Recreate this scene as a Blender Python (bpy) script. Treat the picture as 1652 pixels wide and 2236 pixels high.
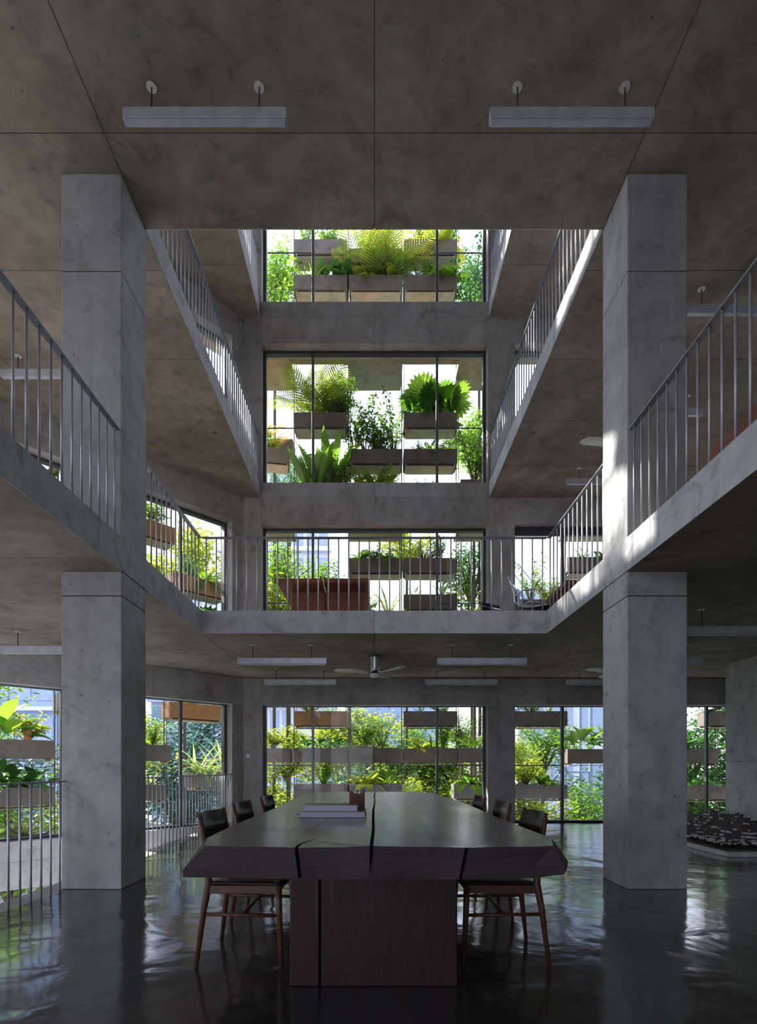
import bpy, bmesh, math, random
from mathutils import Vector, Matrix, Euler
for o in list(bpy.data.objects): bpy.data.objects.remove(o)
S = bpy.context.scene
COL = S.collection
R = math.radians
PI = math.pi
# ------------------------------------------------------------------ camera (level, shifted lens), 1652 x 2236 frame
EYE = 1.05; F = 1180.0
cam = bpy.data.cameras.new('camera'); camo = bpy.data.objects.new('camera', cam); COL.objects.link(camo)
cam.sensor_fit = 'VERTICAL'; cam.sensor_height = 36; cam.sensor_width = 36*1652/2236
cam.lens = F/2236*36
cam.shift_x = 9/2236; cam.shift_y = 559/2236
cam.clip_end = 400
camo.location = (0, 0, EYE); camo.rotation_euler = (R(90), 0, 0)
S.camera = camo
# ------------------------------------------------------------------ world, sun, exposure
w = bpy.data.worlds.new('world'); S.world = w; w.use_nodes = True
wn = w.node_tree.nodes; wl = w.node_tree.links
bg = wn['Background']; bg.inputs['Strength'].default_value = 1.55
tc = wn.new('ShaderNodeTexCoord'); sx = wn.new('ShaderNodeSeparateXYZ'); cr = wn.new('ShaderNodeValToRGB')
wl.new(tc.outputs['Generated'], sx.inputs[0]); wl.new(sx.outputs['Z'], cr.inputs[0]); wl.new(cr.outputs[0], bg.inputs['Color'])
cr.color_ramp.elements[0].position = 0.0; cr.color_ramp.elements[0].color = (.86, .88, 1.0, 1)
cr.color_ramp.elements[1].position = 0.9; cr.color_ramp.elements[1].color = (.56, .66, 1.0, 1)
sun = bpy.data.lights.new('sun', 'SUN'); suno = bpy.data.objects.new('sun', sun); COL.objects.link(suno)
sun.energy = 7.0; sun.angle = R(0.8); sun.color = (1.0, .95, .86)
SEL = R(33.6); sd = Vector((-.8*math.cos(SEL), .6*math.cos(SEL), math.sin(SEL)))
suno.rotation_euler = sd.to_track_quat('Z', 'Y').to_euler(); suno.location = (-20, 15, 20)
S.view_settings.view_transform = 'Standard'; S.view_settings.look = 'None'
S.view_settings.exposure = 0.92; S.view_settings.gamma = 1.0; S.view_settings.use_curve_mapping = False
S.cycles.max_bounces = 10; S.cycles.diffuse_bounces = 6; S.cycles.transparent_max_bounces = 24

# ------------------------------------------------------------------ helpers
class MB:
    def __init__(s): s.v = []; s.f = []
    def add(s, vs, fs):
        n = len(s.v); s.v += [tuple(v) for v in vs]; s.f += [tuple(i+n for i in f) for f in fs]; return s
    def box(s, x0, x1, y0, y1, z0, z1):
        return s.add([(x0,y0,z0),(x1,y0,z0),(x1,y1,z0),(x0,y1,z0),(x0,y0,z1),(x1,y0,z1),(x1,y1,z1),(x0,y1,z1)],
            [(3,2,1,0),(4,5,6,7),(0,1,5,4),(1,2,6,5),(2,3,7,6),(3,0,4,7)])
    def prism(s, poly, z0, z1):
        n = len(poly)
        s.add([(p[0],p[1],z0) for p in poly]+[(p[0],p[1],z1) for p in poly],
            [tuple(range(n-1,-1,-1)), tuple(range(n,2*n))]+[(i,(i+1)%n,n+(i+1)%n,n+i) for i in range(n)]); return s
    def tube(s, pts, rad, n=8, cap=True):
        pts = [Vector(p) for p in pts]
        if not hasattr(rad, '__len__'): rad = [rad]*len(pts)
        vs = []; a = None
        for i, p in enumerate(pts):
            d = (pts[min(i+1,len(pts)-1)]-pts[max(i-1,0)]).normalized()
            if a is None: a = d.orthogonal().normalized()
            a = (a-d*a.dot(d)).normalized(); b = d.cross(a)
            for k in range(n):
                t = 2*PI*k/n; vs.append(p+(a*math.cos(t)+b*math.sin(t))*rad[i])
        fs = []
        for i in range(len(pts)-1):
            for k in range(n):
                k2 = (k+1)%n; fs.append((i*n+k, i*n+k2, (i+1)*n+k2, (i+1)*n+k))
        if cap: fs += [tuple(range(n-1,-1,-1)), tuple(range((len(pts)-1)*n, len(pts)*n))]
        return s.add(vs, fs)
    def lathe(s, prof, n=20, c=(0,0,0)):
        vs = []; fs = []
        for r, z in prof:
            for k in range(n):
                t = 2*PI*k/n; vs.append((c[0]+r*math.cos(t), c[1]+r*math.sin(t), c[2]+z))
        for i in range(len(prof)-1):
            for k in range(n):
                k2 = (k+1)%n; fs.append((i*n+k, i*n+k2, (i+1)*n+k2, (i+1)*n+k))
        return s.add(vs, fs+[tuple(range(n-1,-1,-1)), tuple(range((len(prof)-1)*n, len(prof)*n))])
    def mesh(s, name, m, smooth=False):
        me = bpy.data.meshes.new(name); me.from_pydata(s.v, [], s.f); me.materials.append(m)
        if smooth: me.polygons.foreach_set('use_smooth', [True]*len(me.polygons))
        me.update(); return me
    def build(s, name, m, parent=None, smooth=False, bevel=0):
        me = s.mesh(name, m, smooth); o = put(name, me, parent)
        if bevel:
            b = o.modifiers.new('bevel', 'BEVEL'); b.width = bevel; b.segments = 2; b.limit_method = 'ANGLE'
        return o
def put(name, me, parent=None, loc=(0,0,0), rot=(0,0,0), sc=1):
    o = bpy.data.objects.new(name, me); COL.objects.link(o)
    if parent: o.parent = parent
    o.location = loc; o.rotation_euler = rot
    o.scale = (sc,)*3 if not hasattr(sc, '__len__') else sc
    return o
def tag(o, label=None, cat=None, group=None, kind=None):
    if label: o['label'] = label
    if cat: o['category'] = cat
    if group: o['group'] = group
    if kind: o['kind'] = kind
    return o
def thing(name, label, cat, loc=(0,0,0), rz=0, group=None):
    o = bpy.data.objects.new(name, None); COL.objects.link(o); o.location = loc; o.rotation_euler = (0,0,rz)
    o.empty_display_size = .1
    return tag(o, label, cat, group)
def struct(name, mb, m, label=None, bevel=0):
    o = mb.build(name, m, None, bevel=bevel); tag(o, label, None, None, 'structure'); return o
def copy_tree(o, parent=None):
    c = o.copy(); COL.objects.link(c)
    if parent: c.parent = parent
    for ch in o.children: copy_tree(ch, c)
    return c

# ------------------------------------------------------------------ materials
def nt(name):
    m = bpy.data.materials.new(name); m.use_nodes = True; t = m.node_tree; t.nodes.clear()
    out = t.nodes.new('ShaderNodeOutputMaterial'); return m, t, out
def N(t, ty, **kw):
    n = t.nodes.new(ty)
    for k, v in kw.items():
        if k in n.inputs: n.inputs[k].default_value = v
        else: setattr(n, k, v)
    return n
def ramp(t, fac, stops):
    r = t.nodes.new('ShaderNodeValToRGB'); e = r.color_ramp.elements
    while len(e) < len(stops): e.new(0.5)
    for i, (p, c) in enumerate(stops): e[i].position = p; e[i].color = (*c, 1) if len(c) == 3 else c
    t.links.new(fac, r.inputs[0]); return r.outputs[0]
def mixc(t, fac, a, b, mode='MIX'):
    n = t.nodes.new('ShaderNodeMix'); n.data_type = 'RGBA'; n.blend_type = mode
    for s, v in ((0, fac), (6, a), (7, b)):
        if hasattr(v, 'is_linked') or hasattr(v, 'links'): t.links.new(v, n.inputs[s])
        elif s == 0: n.inputs[0].default_value = v
        else: n.inputs[s].default_value = (*v, 1)
    return n.outputs[2]
def noise(t, vec, scale, detail=6, rough=.55, dist=0.0):
    n = N(t, 'ShaderNodeTexNoise'); n.inputs['Scale'].default_value = scale; n.inputs['Detail'].default_value = detail
    n.inputs['Roughness'].default_value = rough; n.inputs['Distortion'].default_value = dist
    if vec is not None: t.links.new(vec, n.inputs['Vector'])
    return n.outputs['Fac']
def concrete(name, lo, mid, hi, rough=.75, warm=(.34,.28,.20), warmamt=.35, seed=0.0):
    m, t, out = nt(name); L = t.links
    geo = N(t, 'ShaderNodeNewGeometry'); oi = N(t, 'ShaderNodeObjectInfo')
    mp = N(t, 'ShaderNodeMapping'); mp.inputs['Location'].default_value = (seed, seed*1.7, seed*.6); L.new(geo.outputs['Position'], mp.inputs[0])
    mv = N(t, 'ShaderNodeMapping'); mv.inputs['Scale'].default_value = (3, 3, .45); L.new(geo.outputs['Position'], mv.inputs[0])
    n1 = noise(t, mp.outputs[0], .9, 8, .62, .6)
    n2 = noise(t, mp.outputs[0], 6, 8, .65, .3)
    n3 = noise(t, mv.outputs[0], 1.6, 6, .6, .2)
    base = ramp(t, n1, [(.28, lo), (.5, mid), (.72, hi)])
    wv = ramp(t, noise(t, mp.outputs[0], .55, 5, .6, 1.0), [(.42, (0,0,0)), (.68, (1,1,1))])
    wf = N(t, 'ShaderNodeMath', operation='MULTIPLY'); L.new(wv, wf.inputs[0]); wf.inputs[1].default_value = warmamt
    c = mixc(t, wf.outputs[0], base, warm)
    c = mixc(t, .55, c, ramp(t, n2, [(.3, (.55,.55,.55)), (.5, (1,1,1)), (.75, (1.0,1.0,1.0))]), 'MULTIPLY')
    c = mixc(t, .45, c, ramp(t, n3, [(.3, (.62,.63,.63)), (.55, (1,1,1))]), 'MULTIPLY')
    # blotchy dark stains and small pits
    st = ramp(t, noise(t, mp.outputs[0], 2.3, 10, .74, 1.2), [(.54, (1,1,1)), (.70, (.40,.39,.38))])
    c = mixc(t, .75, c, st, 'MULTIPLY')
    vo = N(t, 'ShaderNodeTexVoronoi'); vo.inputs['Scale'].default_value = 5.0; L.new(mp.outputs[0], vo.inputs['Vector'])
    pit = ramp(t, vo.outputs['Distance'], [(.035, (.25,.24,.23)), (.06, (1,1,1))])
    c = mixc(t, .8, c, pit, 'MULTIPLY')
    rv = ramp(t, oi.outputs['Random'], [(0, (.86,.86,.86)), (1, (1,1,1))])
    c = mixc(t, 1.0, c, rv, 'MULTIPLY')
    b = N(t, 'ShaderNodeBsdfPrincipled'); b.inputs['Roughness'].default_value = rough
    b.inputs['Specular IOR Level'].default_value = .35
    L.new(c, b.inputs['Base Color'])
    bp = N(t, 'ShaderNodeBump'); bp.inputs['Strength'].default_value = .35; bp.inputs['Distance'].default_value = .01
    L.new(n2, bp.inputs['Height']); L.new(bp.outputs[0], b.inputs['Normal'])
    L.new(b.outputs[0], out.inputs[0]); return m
def plain(name, col, rough=.5, metal=0, spec=.5, bump=0, bscale=40, var=.15):
    m, t, out = nt(name); L = t.links
    b = N(t, 'ShaderNodeBsdfPrincipled'); b.inputs['Roughness'].default_value = rough; b.inputs['Metallic'].default_value = metal
    b.inputs['Specular IOR Level'].default_value = spec
    tcd = N(t, 'ShaderNodeTexCoord')
    n = noise(t, tcd.outputs['Object'], bscale*.2, 5)
    c = ramp(t, n, [(.3, tuple(x*(1-var) for x in col)), (.7, tuple(min(1, x*(1+var)) for x in col))])
    L.new(c, b.inputs['Base Color'])
    if bump:
        bp = N(t, 'ShaderNodeBump'); bp.inputs['Strength'].default_value = bump; bp.inputs['Distance'].default_value = .004
        L.new(noise(t, tcd.outputs['Object'], bscale, 4), bp.inputs['Height']); L.new(bp.outputs[0], b.inputs['Normal'])
    L.new(b.outputs[0], out.inputs[0]); return m
def wood(name, dark, light, rough=.35, axis=(1,1,1), bump=.2, scale=6, coat=0):
    m, t, out = nt(name); L = t.links
    tcd = N(t, 'ShaderNodeTexCoord'); mp = N(t, 'ShaderNodeMapping'); mp.inputs['Scale'].default_value = axis
    L.new(tcd.outputs['Object'], mp.inputs[0])
    n1 = noise(t, mp.outputs[0], scale, 8, .6, 1.5); n2 = noise(t, mp.outputs[0], scale*6, 4, .6, .5)
    c = ramp(t, n1, [(.3, dark), (.7, light)])
    c = mixc(t, .5, c, ramp(t, n2, [(.35, (.5,.5,.5)), (.6, (1,1,1))]), 'MULTIPLY')
    b = N(t, 'ShaderNodeBsdfPrincipled'); L.new(c, b.inputs['Base Color']); b.inputs['Coat Weight'].default_value = coat; b.inputs['Coat Roughness'].default_value = .22
    rr = ramp(t, n1, [(.3, (rough*.8,)*3), (.7, (rough*1.3,)*3)]); L.new(rr, b.inputs['Roughness'])
    bp = N(t, 'ShaderNodeBump'); bp.inputs['Strength'].default_value = bump; bp.inputs['Distance'].default_value = .004
    L.new(n2, bp.inputs['Height']); L.new(bp.outputs[0], b.inputs['Normal'])
    L.new(b.outputs[0], out.inputs[0]); return m
def leafmat(name, c1, c2, tr1, tr2, stripe=None):
    m, t, out = nt(name); L = t.links
    geo = N(t, 'ShaderNodeNewGeometry'); oi = N(t, 'ShaderNodeObjectInfo')
    ad = N(t, 'ShaderNodeMath', operation='ADD'); L.new(geo.outputs['Random Per Island'], ad.inputs[0]); L.new(oi.outputs['Random'], ad.inputs[1])
    fr = N(t, 'ShaderNodeMath', operation='FRACT'); L.new(ad.outputs[0], fr.inputs[0])
    cd = ramp(t, fr.outputs[0], [(0, c1), (1, c2)]); ct = ramp(t, fr.outputs[0], [(0, tr1), (1, tr2)])
    if stripe:
        tcd = N(t, 'ShaderNodeTexCoord'); sp = N(t, 'ShaderNodeSeparateXYZ'); L.new(tcd.outputs['Object'], sp.inputs[0])
        ab = N(t, 'ShaderNodeMath', operation='ABSOLUTE'); L.new(sp.outputs['Y'], ab.inputs[0])
        f = ramp(t, ab.outputs[0], [(.008, (0,0,0)), (.011, (1,1,1))])
        cd = mixc(t, f, cd, stripe); ct = mixc(t, f, ct, stripe)
    d = N(t, 'ShaderNodeBsdfDiffuse'); tr = N(t, 'ShaderNodeBsdfTranslucent'); g = N(t, 'ShaderNodeBsdfGlossy'); g.inputs['Roughness'].default_value = .35
    L.new(cd, d.inputs[0]); L.new(ct, tr.inputs[0])
    m1 = N(t, 'ShaderNodeMixShader'); m1.inputs[0].default_value = .55; L.new(d.outputs[0], m1.inputs[1]); L.new(tr.outputs[0], m1.inputs[2])
    m2 = N(t, 'ShaderNodeMixShader'); m2.inputs[0].default_value = .05; L.new(m1.outputs[0], m2.inputs[1]); L.new(g.outputs[0], m2.inputs[2])
    L.new(m2.outputs[0], out.inputs[0]); return m

M = {}
M['conc'] = concrete('concrete', (.35,.345,.34), (.46,.455,.45), (.57,.565,.56))
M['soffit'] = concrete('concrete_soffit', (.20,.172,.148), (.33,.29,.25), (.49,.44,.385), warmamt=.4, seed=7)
M['column'] = concrete('concrete_column', (.44,.455,.46), (.56,.58,.59), (.68,.70,.71), warmamt=.08, seed=3)
M['fascia'] = concrete('concrete_fascia', (.54,.55,.585), (.66,.67,.71), (.76,.77,.81), warmamt=.06, seed=11)
M['planter'] = concrete('concrete_planter', (.15,.138,.125), (.21,.195,.18), (.28,.26,.24), warmamt=.3, warm=(.30,.21,.12), seed=5)
M['ochre_sunlit'] = concrete('concrete_ochre_sunlit', (.34,.19,.09), (.46,.27,.13), (.55,.34,.18), warm=(.5,.22,.07), warmamt=.5, seed=15)  # planter concrete with orange sunlight put into its colour; also one orange-brown box
M['extwall'] = concrete('concrete_outside', (.45,.41,.32), (.55,.50,.40), (.62,.58,.48), warm=(.6,.34,.12), warmamt=.6, seed=9)
M['joint'] = plain('joint', (.10,.095,.09), .9, var=.1)
# polished concrete floor
m, t, out = nt('polished_floor'); L = t.links
geo = N(t, 'ShaderNodeNewGeometry')
n1 = noise(t, geo.outputs['Position'], 1.1, 8, .65, .8); n2 = noise(t, geo.outputs['Position'], 7, 8, .7, .5)
c = ramp(t, n1, [(.3, (.040,.040,.040)), (.7, (.085,.084,.082))])
c = mixc(t, .6, c, ramp(t, n2, [(.3, (.55,.55,.55)), (.6, (1,1,1))]), 'MULTIPLY')
b = N(t, 'ShaderNodeBsdfPrincipled'); L.new(c, b.inputs['Base Color'])
L.new(ramp(t, n2, [(.3, (.07,)*3), (.75, (.20,)*3)]), b.inputs['Roughness']); b.inputs['Specular IOR Level'].default_value = .75
b.inputs['Coat Weight'].default_value = .35; b.inputs['Coat Roughness'].default_value = .12
bp = N(t, 'ShaderNodeBump'); bp.inputs['Strength'].default_value = .45; bp.inputs['Distance'].default_value = .03
L.new(noise(t, geo.outputs['Position'], 2.2, 3, .45, .4), bp.inputs['Height']); L.new(bp.outputs[0], b.inputs['Normal']); L.new(bp.outputs[0], b.inputs['Coat Normal'])
L.new(b.outputs[0], out.inputs[0]); M['floor'] = m
# thin glass
m, t, out = nt('window_glass'); L = t.links
tr = N(t, 'ShaderNodeBsdfTransparent'); tr.inputs[0].default_value = (.985,.985,.99,1); g = N(t, 'ShaderNodeBsdfGlossy'); g.inputs['Roughness'].default_value = .01
lw = N(t, 'ShaderNodeLayerWeight'); lw.inputs[0].default_value = .5; mx = N(t, 'ShaderNodeMixShader')
pw = N(t, 'ShaderNodeMath', operation='POWER'); L.new(lw.outputs['Facing'], pw.inputs[0]); pw.inputs[1].default_value = 5
ml = N(t, 'ShaderNodeMath', operation='MULTIPLY_ADD'); L.new(pw.outputs[0], ml.inputs[0]); ml.inputs[1].default_value = .5; ml.inputs[2].default_value = .013
L.new(ml.outputs[0], mx.inputs[0]); L.new(tr.outputs[0], mx.inputs[1]); L.new(g.outputs[0], mx.inputs[2]); L.new(mx.outputs[0], out.inputs[0]); M['glass'] = m
M['frame'] = plain('frame_metal', (.16,.17,.19), .35, .6)
M['frame_dark'] = plain('frame_dark', (.10,.105,.12), .4, .5)
M['rail'] = plain('painted_steel', (.58,.61,.67), .35, .4)
M['handrail'] = plain('handrail_shaded', (.26,.28,.32), .3, .4)  # darkened steel colour stands in for the shaded underside of the rail
M['raildark'] = plain('dark_steel', (.09,.10,.12), .4, .4)
M['rod'] = plain('rusty_rod', (.12,.10,.09), .6, .5)
M['lamp'] = plain('lamp_housing', (.66,.70,.78), .3, .1)
M['diffuser'] = plain('lamp_diffuser', (.55,.57,.72), .18, 0, .8)
M['plate'] = plain('ceiling_plate', (.80,.80,.80), .35, .2)
M['steel'] = plain('brushed_steel', (.55,.56,.58), .25, .9)
M['fanblade'] = plain('fan_blade', (.82,.83,.80), .35)
M['fanlight'] = plain('fan_glass', (.80,.80,.78), .3)
M['tabletop'] = wood('table_top_wood', (.060,.045,.036), (.115,.088,.068), .36, (3.5, .5, 3.5), .12, 3, .9)
M['tableedge'] = wood('table_edge_wood', (.036,.024,.030), (.068,.044,.052), .55, (1, 1, 5), .4, 3)
M['tablebase'] = wood('table_base_wood', (.022,.010,.012), (.062,.022,.020), .5, (6, 6, .6), .4, 2.5)
M['chairwood'] = wood('chair_wood', (.10,.042,.022), (.21,.092,.05), .35, (5, 5, 1), .2, 8)
M['chairseat'] = wood('chair_dark_veneer', (.022,.016,.012), (.055,.04,.03), .3, (1, 8, 1), .2, 6)
M['redwood'] = wood('red_wood', (.16,.045,.018), (.30,.095,.04), .45, (1, 1, 6), .2, 3)
M['louvre'] = wood('louvre_wood', (.22,.055,.02), (.38,.11,.045), .45, (1, 1, 3), .2, 3)
M['pages'] = plain('book_pages', (.62,.62,.78), .7, bump=.6, bscale=3)
M['cover'] = plain('dark_cover', (.025,.028,.035), .12, 0, .6)
M['cover2'] = plain('glossy_cover', (.12,.085,.065), .07, 0, .8)
M['leather'] = plain('leather_brown', (.14,.048,.028), .5, bump=.3, bscale=80)
M['white'] = plain('white_paint', (.72,.73,.76), .4)
M['blue'] = plain('blue_plastic', (.03,.16,.62), .3)
M['violet'] = plain('violet_plastic', (.16,.08,.45), .3)
M['orange'] = plain('orange_wood', (.62,.22,.04), .5)
M['black'] = plain('black_mesh', (.02,.02,.024), .5)
M['chrome'] = plain('chrome', (.75,.76,.78), .1, 1)
M['modelbrown'] = plain('model_brush', (.05,.028,.018), .9)
M['modelgrey'] = plain('model_card', (.10,.085,.08), .8)
M['modelwhite'] = plain('model_white', (.85,.85,.88), .6)
M['soil'] = plain('soil', (.06,.04,.025), .95, bump=.8, bscale=30)
M['bark'] = plain('bark', (.09,.075,.06), .9, bump=.8, bscale=30)
M['stem'] = plain('green_stem', (.16,.20,.06), .6)
M['dry'] = plain('dry_terracotta', (.42,.16,.09), .8)
M['grass'] = plain('outside_ground', (.34,.32,.30), .95, var=.3, bscale=4)
M['steelblue'] = plain('blue_stair_steel', (.20,.30,.42), .5)
M['bwhite'] = plain('building_white', (.62,.66,.72), .7, var=.05)
M['bblue'] = plain('building_blue', (.30,.40,.62), .7, var=.08)
M['bglass'] = plain('building_glass', (.30,.38,.50), .25, 0, .5)
G = lambda n, a, b_, c_, d_, s=None: M.__setitem__(n, leafmat(n, a, b_, c_, d_, s))
G('leaf_green', (.035,.11,.015), (.09,.20,.03), (.14,.36,.03), (.40,.62,.05))
G('leaf_dark', (.015,.055,.012), (.04,.11,.02), (.05,.18,.03), (.12,.32,.05))
G('leaf_yellow', (.09,.18,.02), (.20,.27,.03), (.42,.63,.05), (.74,.72,.07))
G('leaf_orange', (.30,.22,.04), (.45,.25,.05), (.75,.60,.10), (.90,.48,.10))
G('leaf_stripe', (.07,.16,.02), (.12,.22,.03), (.35,.60,.06), (.45,.70,.10), (.78,.80,.45))
G('leaf_haze', (.03,.08,.06), (.07,.14,.11), (.06,.16,.12), (.14,.30,.20))  # distance haze is put into this leaf colour

# ------------------------------------------------------------------ structure dimensions
XI = 2.187; XO = 2.706; YC0 = 4.675; YC1 = 5.18; YW = 10.28; YV = 6.84
TOP = [0, 3.04, 6.48, 9.92, 13.36]; SOF = [-.285, 2.754, 6.196, 9.634, 13.07]; BEAM = [-.68, 2.25, 5.69, 9.13, 12.57]
CX, CY = -2.49, YW           # corner of back wall and 45 degree wall
WX = -6.3; WY = CY-(CX-WX)   # start of the west wall
YS = -6.0; XR = 5.78; XRR = 8.6
TW = .4                      # wall thickness

def clip(poly, a, b, c):     # keep a*x+b*y<=c
    out = []
    for i in range(len(poly)):
        p, q = poly[i], poly[(i+1) % len(poly)]
        fp = a*p[0]+b*p[1]-c; fq = a*q[0]+b*q[1]-c
        if fp <= 0: out.append(p)
        if (fp < 0 < fq) or (fq < 0 < fp):
            s = fp/(fp-fq); out.append((p[0]+(q[0]-p[0])*s, p[1]+(q[1]-p[1])*s))
    return out
LEFT = [(-XI,YS),(-XI,YW),(CX,CY),(WX,WY),(WX,YS)][::-1]
LEFT = [(WX,YS),(-XI,YS),(-XI,YW),(CX,CY),(WX,WY)]
RIGHT = [(XI,YS),(XR,YS),(XR,8.9),(XRR,8.9),(XRR,YW),(XI,YW)]
RIGHTA = [(XI,YS),(XR,YS),(XR,YW),(XI,YW)]; RIGHTB = [(XR,8.9),(XRR,8.9),(XRR,YW),(XR,YW)]
XG = [-8.6+0, -7.1, -4.67, -XI, 0, XI, 4.67, 7.1, 9.6]; YG = [4.38+1.21*k for k in range(-9, 6)]
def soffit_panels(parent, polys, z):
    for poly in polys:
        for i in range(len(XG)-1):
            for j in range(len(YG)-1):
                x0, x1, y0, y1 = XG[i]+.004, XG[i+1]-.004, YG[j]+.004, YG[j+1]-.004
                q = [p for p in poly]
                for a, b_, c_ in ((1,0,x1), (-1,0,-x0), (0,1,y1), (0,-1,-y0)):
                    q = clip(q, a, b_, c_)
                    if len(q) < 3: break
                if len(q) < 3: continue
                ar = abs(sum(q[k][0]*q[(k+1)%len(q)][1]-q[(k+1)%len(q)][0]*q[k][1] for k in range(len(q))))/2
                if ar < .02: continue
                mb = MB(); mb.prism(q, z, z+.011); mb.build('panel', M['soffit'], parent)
def slab(name, label, polys, z0, z1, edges):
    mb = MB()
    for p in polys: mb.prism(p, z0+.010, z1)
    o = struct(name, mb, M['conc'], label)
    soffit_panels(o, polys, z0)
    for (xa, ya, xb, yb, nx, ny) in edges:      # cast fascia bays standing 6 mm proud of the slab edge
        Lr = math.hypot(xb-xa, yb-ya); n = max(1, round(Lr/2.42)); ux, uy = (xb-xa)/Lr, (yb-ya)/Lr
        for k in range(n):
            s0 = Lr*k/n+(.003 if k else 0); s1 = Lr*(k+1)/n-(.003 if k < n-1 else 0)
            q = [(xa+ux*s0, ya+uy*s0), (xa+ux*s1, ya+uy*s1), (xa+ux*s1+nx*.007, ya+uy*s1+ny*.007), (xa+ux*s0+nx*.007, ya+uy*s0+ny*.007)]
            if (q[1][0]-q[0][0])*(q[2][1]-q[0][1])-(q[1][1]-q[0][1])*(q[2][0]-q[0][0]) < 0: q = q[::-1]
            MB().prism(q, z0, z1+.001).build('fascia_panel', M['fascia'], o)
    return o
# ground floor: void along the left for the stair
mb = MB(); mb.prism([(-2.70,YS),(XR,YS),(XR,8.9),(XRR,8.9),(XRR,10.7),(-2.70,10.7)], -.285, 0)
struct('floor', mb, M['floor'], 'dark polished concrete floor with wavy reflections')
mb = MB(); mb.box(-2.9, -2.702, YS, 10.1, -.6, -.001); struct('trim_1', mb, M['conc'], 'concrete edge beam under the floor at the stair void')
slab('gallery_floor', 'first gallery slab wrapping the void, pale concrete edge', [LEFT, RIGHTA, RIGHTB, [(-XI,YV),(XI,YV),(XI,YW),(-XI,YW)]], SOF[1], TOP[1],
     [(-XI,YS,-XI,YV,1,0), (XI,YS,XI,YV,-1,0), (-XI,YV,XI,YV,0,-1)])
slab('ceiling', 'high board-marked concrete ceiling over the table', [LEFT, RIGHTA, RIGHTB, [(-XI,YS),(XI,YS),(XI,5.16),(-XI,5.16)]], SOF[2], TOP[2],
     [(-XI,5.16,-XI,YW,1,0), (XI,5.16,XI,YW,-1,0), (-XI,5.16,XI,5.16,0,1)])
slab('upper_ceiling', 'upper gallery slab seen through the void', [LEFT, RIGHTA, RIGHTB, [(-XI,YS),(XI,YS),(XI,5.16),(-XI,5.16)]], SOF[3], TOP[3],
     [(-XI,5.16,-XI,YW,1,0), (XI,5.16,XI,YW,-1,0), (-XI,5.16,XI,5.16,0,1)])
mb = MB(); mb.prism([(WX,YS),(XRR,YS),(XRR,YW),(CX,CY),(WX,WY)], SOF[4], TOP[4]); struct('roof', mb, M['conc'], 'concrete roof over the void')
mb = MB(); mb.prism([(WX,YS),(-2.9,YS),(-2.9,YW),(CX,CY),(WX,WY)], -3.5, -3.3); struct('floor_lower', mb, M['floor'], 'lower floor at the bottom of the stair void')
# columns, one per storey
colrows = [(0, SOF[1], 'ground floor'), (TOP[1], SOF[2], 'first gallery'), (TOP[2], SOF[3], 'second gallery')]
for s, side in ((-1, 'left'), (1, 'right')):
    for z0, z1, nm in colrows:
        mb = MB(); x0, x1 = (-XO, -XI) if s < 0 else (XI, XO)
        jz = [z for z in (z0+(2.31 if z0 > 0 else 2.54),) if z < z1-.2]
        zs = [z0+.001]+jz+[z1-.001]
        o = None
        mb.box(x0+.004, x1-.004, YC0+.004, YC1-.004, z0+.001, z1-.001)
        o = struct('column', mb, M['joint'], f'square grey concrete column on the {side}, {nm} storey')
        for a, b_ in zip(zs[:-1], zs[1:]):
            MB().box(x0, x1, YC0, YC1, a+(.003 if a != zs[0] else 0), b_-(.003 if b_ != zs[-1] else 0)).build('shaft', M['column'], o, bevel=.008)

for pxh, pyh, k in ((470,945,2), (1163,945,2), (772,1436,1), (1160,1437,1), (905,1437,1)):
    zz = SOF[k]; dd = (zz-EYE)*F/(1677-pyh); xx = (pxh-817)/F*dd
    par = bpy.data.objects['gallery_floor' if k == 1 else 'ceiling']
    MB().lathe([(.03,-.004), (.03,0)], 14, (xx, dd, zz+.001)).build('cable_hole', M['joint'], par)
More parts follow.
